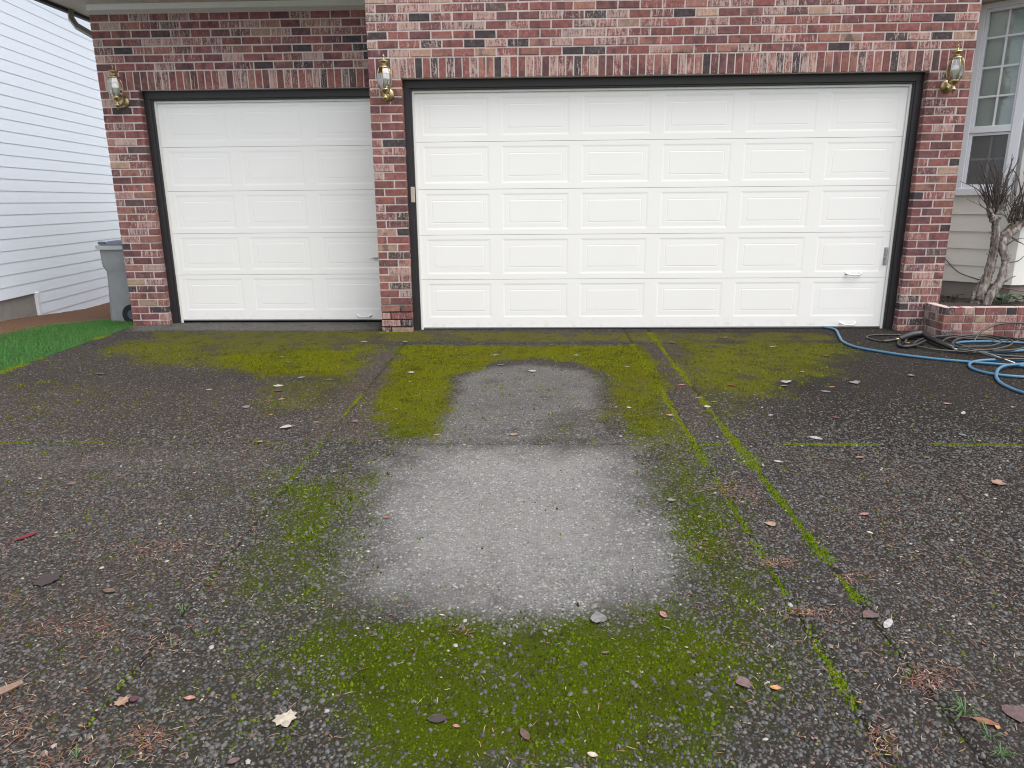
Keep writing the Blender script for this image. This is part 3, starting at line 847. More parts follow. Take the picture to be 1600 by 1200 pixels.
# ------------------------------------------------------------------ neighbour's house on the left
XN = Matrix(((ND[0], -NN[0], 0, NB[0]), (ND[1], -NN[1], 0, NB[1]), (0, 0, 1, 0), (0, 0, 0, 1)))    # local x runs back along the wall, local y into that house
nh = empty('neighbour_house', (NB[0], NB[1], 0), 'pale blue white lap sided house beyond the lawn', 'house')
m = MB(); m.box(-9, .02, .052, .20, .226, 5.2); m.box(.02, 9, .052, .20, -.55, 5.2); nw = m.build('wall', M['nwhite'], nh, xf=XN)
k = -5
while .080 + k * .1431 < 5.0:
    z0 = .080 + k * .1431; lap('siding_board', M['nsiding'], nw, XN, -9 if z0 > .2 else .035, 9, z0 + .006, z0 + .1431 + .004, .002, .0075); k += 1
m = MB(); m.box(-.035, .036, -.022, .05, -.30, .222, .003); m.build('corner_board', M['nwhite'], nh, xf=XN)
m = MB(); m.box(-9, -.035, .012, .30, -.4, .226); m.build('foundation', M['concrete'], nh, xf=XN)
m = MB(); m.box(-9.4, 9.4, -.5, 6, 5.2, 5.3); m.build('roof', M['roof'], nh, xf=XN)


# ------------------------------------------------------------------ wall lanterns
def lantern(x, y, z, label):
    """brass coach lantern; x, y, z is the centre of the wall plate"""
    root = empty('wall_lantern', (x, y, z), label, 'lamp', 'brass lanterns on the brick piers')
    lx, ly = x - .005, y - .125
    zb, zt = z + .035, z + .225
    m = MB(); m.tube([(x, y + .002, z), (x, y - .006, z), (x, y - .014, z), (x, y - .024, z)], [.058, .060, .050, .018], 20); m.build('wall_plate', M['brass'], root, True)
    m = MB(); m.tube(catmull([(x, y - .01, z), (x, y - .045, z - .030), (x - .003, y - .085, z - .040), (lx, ly, z - .022)], 6), .011, 10); m.build('arm', M['brass'], root, True)
    m = MB(); m.lathe([(.004, -.085), (.006, -.075), (.010, -.066), (.026, -.056), (.036, -.046), (.030, -.036), (.018, -.024), (.016, -.008), (.030, .006), (.046, .018), (.050, .030), (.048, .036)], lx, ly, z, 18); m.build('base_cup', M['brass'], root, True)
    prof = [(.046, zb), (.064, zb + .040), (.070, zb + .085), (.066, zb + .135), (.050, zt)]
    ns = 6
    for k in range(ns):
        a0 = 2 * math.pi * (k + .5) / ns - .03; a1 = 2 * math.pi * (k + 1.5) / ns + .03
        m = MB(); m.tube([(lx + r * math.cos(a0 + .03), ly + r * math.sin(a0 + .03), zz) for r, zz in prof], .0042, 6); m.build('rib', M['brass'], root, True)
        m = MB(); v = []; f = []
        for r, zz in prof:
            rr = r - .002; v += [(lx + rr * math.cos(a), ly + rr * math.sin(a), zz) for a in (a0 + .05, a1 - .05)]
        for i in range(len(prof) - 1): f.append((2 * i, 2 * i + 1, 2 * i + 3, 2 * i + 2))
        m.add(v, f); m.build('pane', M['lampglass'], root)
    m = MB(); m.lathe([(.052, zt - z - .004), (.054, zt - z + .002), (.040, zt - z + .012), (.022, zt - z + .026), (.024, zt - z + .040), (.046, zt - z + .050), (.050, zt - z + .056), (.040, zt - z + .064), (.016, zt - z + .072), (.006, zt - z + .082), (.005, zt - z + .090)], lx, ly, z, 18); m.build('cap', M['brass'], root, True)
    m = MB(); m.tube(catmull([(lx, ly, zt + .085), (lx + .006, ly, zt + .098), (lx - .003, ly, zt + .110), (lx + .002, ly, zt + .124)], 4), [.0055] * 9 + [.004, .003, .002, .0015], 6); m.build('finial', M['brass'], root, True)
    m = MB(); m.lathe([(.013, .0), (.015, .03), (.020, .06), (.030, .085), (.031, .105), (.022, .125), (.006, .135)], lx, ly, zb + .002, 14); m.build('bulb', M['bulb'], root, True)


lantern(-3.128, .36, 2.375, 'brass coach lantern on the outer pier of the single garage')
lantern(-.222, -.14, 2.345, 'brass coach lantern on the narrow brick pier between the two garage doors')
lantern(5.122, -.14, 2.350, 'brass coach lantern on the pier beside the bay window')

# ------------------------------------------------------------------ brick planter, soil, shrub, plants
planter = empty('brick_planter', (5.2, -.5, -.01), 'low red brick planter under the bay window', 'planter')
PX0, PY0, PZ = 5.20, -.508, .296
m = MB(); m.box(PX0 + .007, 8.2, PY0 + .007, PY0 + .085, -.03, PZ - .008); m.box(PX0 + .007, PX0 + .085, PY0 + .085, -.142, -.03, PZ - .008); pw = m.build('mortar_wall', M['mortar'], planter)
ph = (PZ + .012) / 4
for i in range(4):
    z0 = -.012 + i * ph; z1 = z0 + ph - .009
    x = PX0 + (.095 if i % 2 else 0)
    if i % 2: brick_obj('brick', [(brick_geo(PX0, PX0 + .086, z0, z1, PY0), brick_col())], pw)
    while x < 8.1:
        L = random.choice([.100, .100, .100, .205]); brick_obj('brick', [(brick_geo(x, x + L - .009, z0, z1, PY0), brick_col())], pw); x += L
    y = PY0 + (.02 if i % 2 else .10)      # the return, running back to the wall
    R90 = Matrix(((0, 1, 0, 0), (-1, 0, 0, 0), (0, 0, 1, 0), (0, 0, 0, 1)))
    ys = [PY0 + .098, PY0 + .25, -.142] if i % 2 else [PY0 + .098, PY0 + .17, PY0 + .28, -.142]
    for a, b in zip(ys[:-1], ys[1:]):
        v, f = brick_geo(-b + .009, -a, z0, z1, PX0); v = [(py, -px, pz) for px, py, pz in v]
        c = brick_col(); c = (*[q_ * .5 + .09 for q_ in c[:3]], min(1, c[3] + .3))
        brick_obj('brick', [((v, f), c)], pw)
nx, ny = 60, 24; X, Y = np.meshgrid(np.linspace(PX0 + .08, 8.1, nx), np.linspace(PY0 + .08, .75, ny)); x, y = X.ravel(), Y.ravel()
Z = .268 + .03 * fbm(x, y, 7, 31) + .02 * (fbm(x, y, 25, 3) - .5); i = (np.arange(ny - 1)[:, None] * nx + np.arange(nx - 1)[None, :]).ravel()
np_mesh('soil', np.stack([x, y, Z], 1), np.stack([i, i + 1, i + nx + 1, i + nx], 1), M['soil'], planter, True)

shrub = empty('bare_shrub', (5.70, -.2, .27), 'bare pruned shrub with twisted trunk in the brick planter', 'shrub')
SY = -.20


def sp(px, py, dy=0.0):
    return on_y(px, py, SY + dy)


def limb(name, pts, r0, r1, n=8, mat='bark', wig=.004):
    P = catmull(pts, 10 if r0 > .02 else 6); m_ = len(P); P = [np.array(p) + np.array([random.uniform(-1, 1), random.uniform(-1, 1), 0]) * wig for p in P]
    R = [(r0 + (r1 - r0) * k / (m_ - 1)) * (random.uniform(.88, 1.12) if r0 <= .02 else random.uniform(.96, 1.04)) for k in range(m_)]
    m = MB(); m.tube(P, R, n)
    if r0 > .02:
        m.v = [tuple(np.array(v_) + rng.normal(0, .08, 3) * R[min(k_ // n, m_ - 1)] * np.array([1, 1, .5])) for k_, v_ in enumerate(m.v)]
    m.build(name, M[mat], shrub, True)


limb('trunk', [sp(1526, 480), sp(1530, 466), sp(1540, 440), sp(1549, 410), sp(1555, 375), sp(1556, 350), sp(1553, 338)], .048, .032, 12, wig=.003)
limb('trunk', [sp(1538, 478, -.05), sp(1552, 456, -.07), sp(1566, 432, -.07), sp(1571, 405, -.05), sp(1566, 385, -.03), sp(1573, 370), sp(1588, 358, .02), sp(1612, 338, .03), sp(1650, 320, .03)], .042, .028, 12, wig=.003)
limb('branch', [sp(1520, 476, .02), sp(1522, 460, .03), sp(1530, 440, .04)], .030, .015)
limb('branch', [sp(1560, 380, .03), sp(1568, 366, .04), sp(1585, 350, .05), sp(1605, 336, .06), sp(1640, 300, .06)], .034, .020)
limb('branch', [sp(1553, 345), sp(1548, 335), sp(1544, 325)], .036, .020)
limb('branch', [sp(1556, 345), sp(1562, 330), sp(1566, 316)], .034, .018)
for a, b, c_ in (((1566, 410), (1574, 402), (1580, 398)), ((1570, 440), (1580, 434), (1587, 431)), ((1540, 440), (1534, 438), (1531, 433)), ((1548, 400), (1543, 396), (1540, 398)), ((1552, 365), (1546, 362), (1543, 363))):
    limb('stub', [sp(*a), sp(*b), sp(*c_)], .012, .003, 6)
tw = [((1547, 335), (1536, 300), (1522, 268)), ((1547, 330), (1545, 300), (1535, 262), (1530, 255)), ((1550, 330), (1556, 290), (1548, 262), (1541, 248)), ((1552, 325), (1558, 285), (1552, 246)), ((1560, 325), (1563, 290), (1566, 270), (1555, 265)), ((1560, 320), (1572, 280), (1580, 255), (1584, 246)), ((1562, 320), (1575, 275), (1580, 256), (1582, 241)), ((1565, 318), (1573, 280), (1585, 262), (1593, 247)),
      ((1546, 322), (1540, 305), (1539, 303)), ((1552, 340), (1545, 328), (1541, 325)), ((1550, 345), (1546, 342), (1545, 340)), ((1545, 325), (1530, 298), (1500, 283)), ((1570, 330), (1574, 310), (1580, 300)), ((1575, 345), (1584, 322), (1594, 300), (1600, 285)), ((1580, 345), (1590, 318), (1597, 298)), ((1590, 345), (1596, 320), (1600, 300), (1604, 270)), ((1585, 350), (1588, 330), (1585, 312)), ((1600, 340), (1596, 300), (1588, 272), (1576, 262)),
      ((1556, 330), (1564, 305), (1578, 292), (1594, 272)), ((1558, 322), (1560, 300), (1562, 276)), ((1575, 410), (1590, 408), (1600, 400)), ((1580, 370), (1592, 378), (1604, 384)), ((1570, 385), (1585, 375), (1600, 372)), ((1598, 342), (1606, 310), (1612, 280)), ((1604, 338), (1612, 312), (1624, 280)), ((1610, 338), (1622, 310), (1630, 270)), ((1566, 330), (1572, 300), (1572, 275)), ((1548, 318), (1541, 290), (1533, 274))]
for t_ in tw:
    dy = [random.uniform(-.10, .10)] * len(t_); r0 = random.uniform(.0065, .010)
    limb('twig', [sp(p[0], p[1], d * k / max(1, len(t_) - 1)) for k, (p, d) in enumerate(zip(t_, dy))], r0, .0028, 6, 'twig', .002)
for k in range(90):
    bx, by = random.choice([(1548, 330), (1556, 322), (1562, 316), (1590, 345), (1580, 348), (1600, 338), (1553, 335)])
    a = random.gauss(0, .42); L = random.uniform(25, 80); cur = random.uniform(-10, 10); dy = random.uniform(-.14, .12)
    limb('twig', [sp(bx + random.uniform(-4, 4), by), sp(bx + math.sin(a) * L * .5 + cur, by - math.cos(a) * L * .5, dy * .5), sp(bx + math.sin(a) * L, by - math.cos(a) * L, dy)], random.uniform(.0028, .0052), .0015, 5, 'twig', .001)


def leafy(name, c, n, spread, size, label, mat):
    root = empty(name, tuple(c), label, 'plant')
    st = MB(); lf = []
    for k in range(n):
        a = random.uniform(0, 6.28); r = spread * math.sqrt(random.random()); h = random.uniform(.02, .09)
        b = Vector((c[0] + r * math.cos(a), c[1] + r * .5 * math.sin(a), c[2] + h)); st.tube([(c[0] + r * .5 * math.cos(a), c[1] + r * .25 * math.sin(a), c[2]), b], .002, 4)
        d = Vector((math.cos(a), math.sin(a) * .6 - .3, random.uniform(-.1, .7))).normalized(); s_ = d.cross(Vector((0, 0, 1))).normalized(); u = s_.cross(d); L = size * random.uniform(.6, 1.2)
        v = [b, b + d * L * .35 + s_ * L * .3 + u * L * .06, b + d * L * .75 + s_ * L * .22, b + d * L - u * L * .1, b + d * L * .75 - s_ * L * .22, b + d * L * .35 - s_ * L * .3 + u * L * .06, b + d * L * .5 - u * L * .05]
        m = MB(); m.add(v, [(0, 6, 1), (1, 6, 2), (2, 6, 3), (3, 6, 4), (4, 6, 5), (5, 6, 0)]); lf.append(m)
    st.build('stem', mat, root)
    for m in lf: m.build('leaf', mat, root)


leafy('planter_weed', (5.93, -.20, .285), 26, .13, .075, 'broad leaved green plant beside the shrub trunk in the planter', M['ivy'])
leafy('planter_weed', (6.20, -.22, .285), 18, .10, .055, 'small leafy plant in the planter at the right edge', M['ivy'])
leafy('planter_weed', (5.48, -.10, .280), 16, .12, .06, 'dark withered plant in the planter corner against the brick pier', M['soil'])

# cables on the bay wall
m = MB(); m.tube(catmull([XB @ Vector(p) for p in ((.30, -.022, .80), (.40, -.03, .70), (.55, -.03, .56), (.72, -.02, .50), (.80, -.01, .48))], 6), .0045, 6); tag(m.build('wall_cable', M['cable'], None, True), 'thin dark cable sagging across the cream siding below the window', 'cable')
m = MB(); m.tube(catmull([(5.95, -.02, .43), (6.06, -.13, .415), (6.18, -.14, .40), (6.45, -.13, .41), (6.9, -.12, .42)], 6), .006, 6); tag(m.build('wall_cable', M['redcable'], None, True), 'faded red cable along the bay foundation', 'cable')


# ------------------------------------------------------------------ wheeled refuse bin
bin_ = empty('refuse_bin', (-3.68, 1.0, -.07), 'grey wheeled refuse bin with slate lid half hidden behind the brick corner', 'bin')


def frus(m, rings):
    v = []; f = []
    for (x0, x1, y0, y1, z, c) in rings:
        v += [(x0 + c, y0, z), (x1 - c, y0, z), (x1, y0 + c, z), (x1, y1 - c, z), (x1 - c, y1, z), (x0 + c, y1, z), (x0, y1 - c, z), (x0, y0 + c, z)]
    for r in range(len(rings) - 1):
        f += [(8 * r + k, 8 * r + (k + 1) % 8, 8 * r + 8 + (k + 1) % 8, 8 * r + 8 + k) for k in range(8)]
    f += [tuple(range(7, -1, -1)), tuple(8 * (len(rings) - 1) + k for k in range(8))]; m.add(v, f)


z0 = -.075
m = MB(); frus(m, [(-3.925, -3.45, .80, 1.28, z0, .05), (-3.928, -3.45, .797, 1.28, z0 + .02, .05), (-3.885, -3.43, .785, 1.30, z0 + .52, .05), (-3.880, -3.43, .785, 1.30, z0 + .63, .05), (-3.915, -3.425, .780, 1.305, z0 + .69, .05), (-3.918, -3.42, .775, 1.31, z0 + .74, .05), (-3.920, -3.42, .768, 1.315, z0 + .90, .05)]); m.build('body', M['bin'], bin_)
m = MB(); frus(m, [(-3.950, -3.40, .745, 1.335, z0 + .895, .05), (-3.950, -3.40, .745, 1.335, z0 + .94, .05)]); m.build('rim', M['binrim'], bin_)
m = MB(); frus(m, [(-3.925, -3.40, .765, 1.315, z0 + .9405, .05), (-3.915, -3.40, .77, 1.31, z0 + .955, .06), (-3.86, -3.44, .84, 1.24, z0 + .985, .08), (-3.80, -3.48, .92, 1.16, z0 + .992, .08)]); lid = m.build('lid', M['binlid'], bin_)
m = MB(); m.box(-3.905, -3.82, .775, .80, z0 + .957, z0 + .985, .004); m.build('lid_grip', M['binlid'], lid)
for y in (.775, 1.30):
    m = MB(); m.tube([(-3.605, y - .006, z0 + .125), (-3.605, y + .035, z0 + .125)], .125, 24); wh = m.build('wheel', M['blackplastic'], bin_)
    m = MB(); m.tube([(-3.605, y - .012, z0 + .125), (-3.605, y - .004, z0 + .125)], .06, 16); m.build('hub', M['binlid'], wh)
m = MB(); m.tube([(-3.605, .80, z0 + .125), (-3.605, 1.30, z0 + .125)], .012, 8); m.build('axle', M['steel'], bin_)
m = MB(); m.tube([(-3.40, .80, z0 + .88), (-3.385, .80, z0 + .93), (-3.385, 1.28, z0 + .93), (-3.40, 1.28, z0 + .88)], .014, 8); m.build('handle_bar', M['bin'], bin_)


# ------------------------------------------------------------------ hoses and spray gun
def hp(px, py, h=.0125):
    p = gp(px, py); p[2] += h; return p


bh = [(1286, 513, .013), (1296, 514.5, .013), (1306, 518, .013), (1311, 527, .013), (1317, 536, .013), (1335, 544, .013), (1365, 550, .013), (1410, 557, .013), (1460, 563, .013), (1510, 568, .015), (1560, 573, .02), (1610, 577, .02), (1680, 588, .013), (1668, 596, .013), (1620, 593, .013), (1575, 590, .013), (1540, 585, .013), (1517, 577, .013), (1517, 570, .02), (1545, 568, .03), (1600, 570, .035), (1680, 582, .02), (1720, 606, .013), (1680, 624, .013), (1625, 622, .013), (1588, 613, .013), (1562, 600, .013), (1556, 588, .02), (1566, 579, .035), (1600, 574, .03), (1660, 566, .02), (1680, 552, .013), (1620, 540, .013), (1550, 536, .013), (1500, 537, .013), (1486, 543, .013), (1505, 550, .013), (1560, 552, .013), (1620, 549, .02), (1660, 545, .03)]
m = MB(); m.tube(catmull([hp(*p) for p in bh], 8), .0125, 10); tag(m.build('garden_hose', M['bluehose'], None, True), 'blue garden hose running from under the double door into loops at right', 'hose')
dh = [(1400, 534, .02), (1380, 535, .012), (1362, 532, .010), (1354, 528.5, .010), (1364, 525, .010), (1395, 524.5, .010), (1440, 527, .010), (1500, 530.5, .012), (1560, 533, .012), (1640, 538, .012), (1690, 550, .012), (1650, 562, .02), (1580, 560, .02), (1510, 553.5, .02), (1455, 549, .02), (1428, 541, .02), (1450, 532, .03), (1510, 528.5, .035), (1570, 532, .035), (1610, 542, .03), (1580, 552, .03), (1520, 552, .035), (1475, 545, .035), (1480, 535, .04), (1530, 530, .045), (1575, 537, .045), (1575, 547, .04), (1530, 555, .045), (1490, 548, .045), (1495, 538, .05), (1535, 533, .05), (1563, 541, .05), (1545, 549, .05), (1500, 551, .05)]
P = [hp(*p) for p in dh]
up = [on_y(1524, 552, -.80), on_y(1521, 540, -.76), on_y(1526, 526, -.70), on_y(1540, 514, -.66), on_y(1562, 506.5, -.62), on_y(1592, 505, -.60), on_y(1630, 508, -.62), on_y(1670, 525, -.70), on_y(1690, 548, -.90), hp(1660, 564, .02), hp(1600, 571, .055), hp(1560, 569, .05), hp(1530, 560, .05), hp(1510, 552, .055), hp(1490, 546, .06)]
m = MB(); m.tube(catmull(P + up[::1], 8), .0088, 8); dho = m.build('pressure_washer_hose', M['blackhose'], None, True); tag(dho, 'dark grey pressure washer hose coiled in front of the planter', 'hose')
gun = empty('spray_gun', tuple(gp(1430, 542)), 'black spray gun with trigger guard lying on the coiled hose', 'spray gun')
G = lambda px, py, h: hp(px, py, h)
m = MB(); m.tube([G(1400, 533.8, .022), G(1386, 534.5, .016), G(1378, 535, .013)], [.013, .0125, .011], 8); m.build('hose_sleeve', M['blackplastic'], gun, True)
m = MB(); m.tube([G(1399, 533.8, .022), G(1405, 533.4, .024)], .015, 8); m.build('coupling', M['brass'], gun, True)
m = MB(); m.tube(catmull([G(1404, 533.5, .025), G(1412, 532, .035), G(1425, 530.5, .05), G(1440, 530.5, .055), G(1448, 533, .05), G(1456, 537, .045)], 5), [.020 + .018 * math.sin(math.pi * (q_ + 3) / 32) for q_ in range(26)], 10); m.build('body', M['blackplastic'], gun, True)
m = MB(); m.tube(catmull([G(1405, 535, .025), G(1404, 541, .02), G(1412, 545, .02), G(1430, 543, .025), G(1445, 538, .035)], 5), .015, 8); m.build('trigger_guard', M['blackplastic'], gun, True)
m = MB(); m.tube(catmull([G(1416, 535, .03), G(1414, 539, .028), G(1420, 541, .028)], 4), .007, 6); m.build('trigger', M['brass'], gun, True)
m = MB(); m.tube([G(1452, 535.5, .045), G(1470, 543, .04), G(1488, 550, .035)], [.028, .024, .021], 10); m.build('lance_grip', M['blackplastic'], gun, True)
m = MB(); m.tube([G(1488, 550, .035), G(1494, 552.4, .034)], .010, 8); la = m.build('lance', M['steel'], gun, True)
m = MB(); m.tube([G(1494, 552.6, .045), G(1540, 561, .055), G(1584, 575.5, .045)], .0055, 8); m.build('lance_tube', M['steel'], gun, True)
c0 = G(1433, 529.5, .074); m = MB(); m.lathe([(.012, -.002), (.013, .0), (.010, .0025)], *c0, 12); m.build('badge', M['bulb'], gun, True)


# ------------------------------------------------------------------ loose cover on the driveway: pebbles, moss, needles
def vis_points(n, y0, y1, pad=.45):
    """random points over the stretch of driveway in view, with a margin at the sides"""
    y = rng.uniform(y0, y1, n * 2); d = y - CAM[1]
    xl = CAM[0] - .0338 * d - d * .78 - pad; xr = CAM[0] - .0338 * d + d * .76 + pad
    wd = xr - xl; k = rng.uniform(0, wd.max(), len(y)) < wd; y, xl, xr = y[k], xl[k], xr[k]
    x = rng.uniform(xl, xr); k = (x > -3.30) & (x < 8.5); return x[k], y[k]


def domes(x, y, z, r, asp, h, col, name, mat, nn=5, rings=True, jit=.25):
    n = len(x); th = rng.uniform(0, 2 * np.pi, n); k = np.arange(nn) * 2 * np.pi / nn
    ca, sa = np.cos(th)[:, None], np.sin(th)[:, None]
    def ring(s, zz):
        rr = r[:, None] * s * (1 + jit * rng.uniform(-1, 1, (n, nn))); u = rr * np.cos(k); v = rr * np.sin(k) * asp[:, None]
        return np.stack([x[:, None] + u * ca - v * sa, y[:, None] + u * sa + v * ca, np.broadcast_to((z + zz)[:, None], (n, nn))], 2)
    L = [ring(1.0, -h * .25)]
    if rings: L.append(ring(.72, h * .68))
    V = np.concatenate(L + [np.stack([x, y, z + h], 1)[:, None, :]], 1); m_ = V.shape[1]; b = np.arange(n)[:, None] * m_; F = []
    for i in range(nn):
        j = (i + 1) % nn
        if rings:
            F += [b + [i, j, nn + j], b + [i, nn + j, nn + i], b + [nn + i, nn + j, 2 * nn]]
        else: F += [b + [i, j, nn]]
    return np_mesh(name, V.reshape(-1, 3), np.concatenate(F), mat, None, rings, {'bcol': np.repeat(col, m_, 0)})


NP = 165000
x, y = vis_points(NP, -6.9, -2.4, 1.9); far = sstep(-4.2, -2.4, y); d = y - CAM[1]
out = np.maximum(np.abs(x - (CAM[0] - .0438 * d)) - .77 * d, 0)                 # metres beyond the view at the sides
k = rng.uniform(0, 1, len(x)) < (1 - far * .9) * (1 - sstep(.3, 1.9, out)); x, y = x[k], y[k]
ms, ws, br = masks(x, y); jd = np.minimum.reduce([np.abs(x - c) for c in XJ[1:4]] + [np.abs(y + 3.5)])
k = (rng.uniform(0, 1, len(x)) > sstep(.45, .9, ms) * .74) & (jd > .004); x, y, ms, ws = x[k], y[k], ms[k], ws[k]; n = len(x)
r = np.clip(rng.lognormal(math.log(.0056), .36, n), .003, .0125); asp = rng.uniform(.5, .95, n); h = r * rng.uniform(.38, .72, n)
v = rng.uniform(0, 1, (n, 1)) ** 1.8; c = np.array([.032, .031, .031]) * (1 - v) + np.array([.112, .108, .106]) * v
t_ = rng.uniform(0, 1, n); c[t_ < .07] = (.090, .064, .050); c[(t_ > .07) & (t_ < .11)] = (.135, .125, .110); c[t_ > .993] = (.34, .32, .28)
wc = np.array([.105, .103, .100]) * (1 - v) + np.array([.300, .293, .285]) * v; wc[t_ > .975] = (.42, .40, .37); ww_ = sstep(.05, .95, ws)[:, None]; c = c * (1 - ww_) + wc * ww_
h *= 1 - .45 * ws
tag(domes(x, y, gz(y) - .001, r, asp, h, np.concatenate([c, np.ones((n, 1))], 1), 'pebble', M['pebble']), 'grey river pebbles set in the driveway surface', 'pebbles', kind='stuff')

# moss: mats over the slabs and cushions in the joints
x, y = vis_points(270000, -6.5, -.75, .2); ms, ws, br = masks(x, y); patch = fbm(x, y, 16, 77); d = y - CAM[1]
pr = sstep(.22, .95, ms + (patch - .5) * 1.5) * np.clip(1.25 - .14 * d, .30, 1)
k = rng.uniform(0, 1, len(x)) < pr; x, y, ms = x[k], y[k], ms[k]
xs, ys, rs = [x], [y], [np.clip(rng.lognormal(math.log(.0036), .35, len(x)), .002, .009) * (1 + .12 * (y - CAM[1] - 1.5))]
jx, jy, jr = [], [], []


def joint_moss(ax, c0, a, b, dens, wd, n):
    t = rng.uniform(a, b, n); nz = fbm(t, t * 0 + c0, 3.5, 55); k = rng.uniform(0, 1, n) < dens * sstep(.36, .62, nz) * 1.3; t = t[k]
    o = c0 + rng.normal(0, wd, len(t)) * (.15 + 3.4 * fbm(t, t * 0 + 7, 5.0, 66) ** 2) + .012 * (fbm(t, t * 0, 2.1, 88) - .5)
    jx.append(o if ax == 'x' else t); jy.append(t if ax == 'x' else o); jr.append(rng.uniform(.0025, .007, len(t)))


joint_moss('x', 2.15, -5.75, -3.5, .75, .009, 6000); joint_moss('x', 2.15, -6.5, -5.75, .12, .012, 1200); joint_moss('x', 2.15, -3.5, -.75, .7, .012, 5000)
joint_moss('x', 2.40, -5.15, -3.2, .75, .013, 7500); joint_moss('x', 2.40, -6.2, -5.15, .05, .015, 1500); joint_moss('x', 2.40, -3.3, -.2, .75, .014, 5000)
joint_moss('x', -.08, -6.2, -4.7, .05, .012, 2000); joint_moss('x', -.08, -4.7, -3.5, .3, .010, 1800); joint_moss('x', -.08, -3.5, -2.2, .5, .010, 1400)
for a, b, dn in ((-1.15, -.30, .55), (-3.3, -1.2, .16), (.30, .66, .9), (2.2, 3.25, .6), (3.3, 4.6, .25), (1.75, 2.15, .3)): joint_moss('y', -3.5, a, b, dn, .008, int(2200 * (b - a)))
for a, b, dn in ((-.45, -.05, 1.0),): joint_moss('y', -.17, a, b, dn, .025, 900)
joint_moss('y', -.2, 4.95, 5.25, 1.0, .03, 500)
e_ = rng.uniform(-2.2, .2, 3600); e_ = e_[fbm(e_, e_ * 0, 3.0, 44) > .52]; jx.append(-3.30 + rng.normal(0, .022, len(e_))); jy.append(e_); jr.append(rng.uniform(.003, .008, len(e_)))
x = np.concatenate(xs + jx); y = np.concatenate(ys + jy); r = np.concatenate(rs + jr); isj = np.arange(len(x)) >= len(xs[0]); n = len(x)
v = rng.uniform(0, 1, (n, 1)); big = fbm(x, y, 2.4, 91)[:, None]; yl = sstep(-4.5, -2.5, y)[:, None]
c = (np.array([.014, .027, .001]) * (1 - v) + np.array([.104, .152, .003]) * v) * (.78 + .44 * big); c = c * (1 - .55 * yl) + np.array([.105, .108, .004]) * .55 * yl * (.6 + .8 * v)
c = np.where(isj[:, None], c * 1.25, c)
dull = (fbm(x, y, 6, 13) > .57) & ~isj; c[dull] = c[dull] * .55 + np.array([.022, .018, .008]) * .6
tag(domes(x, y, gz(y) - .0005 - .002 * isj, r, rng.uniform(.7, 1, n), r * rng.uniform(.8, 1.9, n), np.concatenate([c, np.ones((n, 1))], 1), 'moss', M['moss'], 5, False, .45), 'green moss mats and cushions over the driveway and in its joints', 'moss', kind='stuff')

# dry needles
x, y = vis_points(52000, -6.5, -1.0, .3); ms, ws, br = masks(x, y)
k = rng.uniform(0, 1, len(x)) < (.13 + .85 * br * sstep(.30, .70, fbm(x, y, 2.6, 21))) * (1 - .85 * sstep(.3, .7, ws)) * (1 - .6 * sstep(.4, .8, ms)) * np.clip((-y) / 4.5, .3, 1); x, y = x[k], y[k]
CX, CY, CS = [x], [y], [np.zeros(len(x))]
for px, py, rx, ry, nn in ((75, 985, 60, 14, 260), (150, 975, 26, 26, 200), (30, 1120, 30, 40, 260), (250, 853, 70, 5, 240), (230, 870, 40, 16, 150), (1145, 764, 36, 8, 330), (1175, 780, 20, 10, 120), (1215, 880, 22, 6, 220), (1265, 958, 45, 7, 220), (1455, 1060, 40, 18, 330), (725, 985, 20, 8, 30), (230, 1155, 30, 22, 240), (1375, 1160, 18, 30, 160), (330, 900, 20, 20, 130), (260, 1010, 30, 14, 110), (1380, 560 + 270, 40, 30, 160), (1330, 905, 24, 9, 120), (100, 1185, 70, 20, 200), (20, 940, 30, 12, 90), (520, 660, 40, 16, 120), (575, 610, 22, 22, 130), (1075, 600, 22, 18, 110), (415, 700, 60, 5, 90), (1520, 900, 60, 40, 130), (1110, 855, 22, 10, 90), (735, 557, 18, 4, 60)):
    for _ in range(int(nn * .55)):
        p = gp(random.gauss(px, rx * .75), random.gauss(py, ry * .75)); CX.append([p[0]]); CY.append([p[1]]); CS.append([1.0])
x, y, cs = np.concatenate(CX), np.concatenate(CY), np.concatenate(CS); n = len(x)
L = rng.uniform(.010, .036, n); th = rng.uniform(0, 2 * np.pi, n); bend = rng.normal(0, .25, n); wd = rng.uniform(.0006, .0012, n); chip = (rng.uniform(0, 1, n) < .22) & (cs < 1); wd[chip] *= 3.2; L[chip] *= .42; z = gz(y) + .004 + rng.uniform(0, .004, n)
P0 = np.stack([x, y, z], 1); D1 = np.stack([np.cos(th), np.sin(th), rng.uniform(-.05, .10, n)], 1); D2 = np.stack([np.cos(th + bend), np.sin(th + bend), rng.uniform(-.15, .02, n)], 1)
P1 = P0 + D1 * L[:, None] * .5; P2 = P1 + D2 * L[:, None] * .5; S = np.stack([-np.sin(th), np.cos(th), np.zeros(n)], 1) * wd[:, None]
V = np.stack([P0 - S, P0 + S, P1 - S * 1.2, P1 + S * 1.2, P2 - S * .3, P2 + S * .3], 1); b = np.arange(n)[:, None] * 6; F = np.concatenate([b + [0, 1, 3, 2], b + [2, 3, 5, 4]])
v = rng.uniform(0, 1, (n, 1)); c = np.array([.125, .058, .034]) * (1 - v) + np.array([.27, .155, .098]) * v; c[cs > 0] = (np.array([.115, .048, .030]) * (1 - v) + np.array([.235, .105, .066]) * v)[cs > 0]; tt = rng.uniform(0, 1, n); c[tt > .86] = (.36, .30, .21); c[(tt < .10)] = (.30, .17, .15)
tag(np_mesh('needle_litter', V.reshape(-1, 3), F, M['needle'], None, False, {'bcol': np.repeat(np.concatenate([c, np.ones((n, 1))], 1), 6, 0)}), 'rust brown dry conifer needles strewn over the driveway', 'needles', kind='stuff')

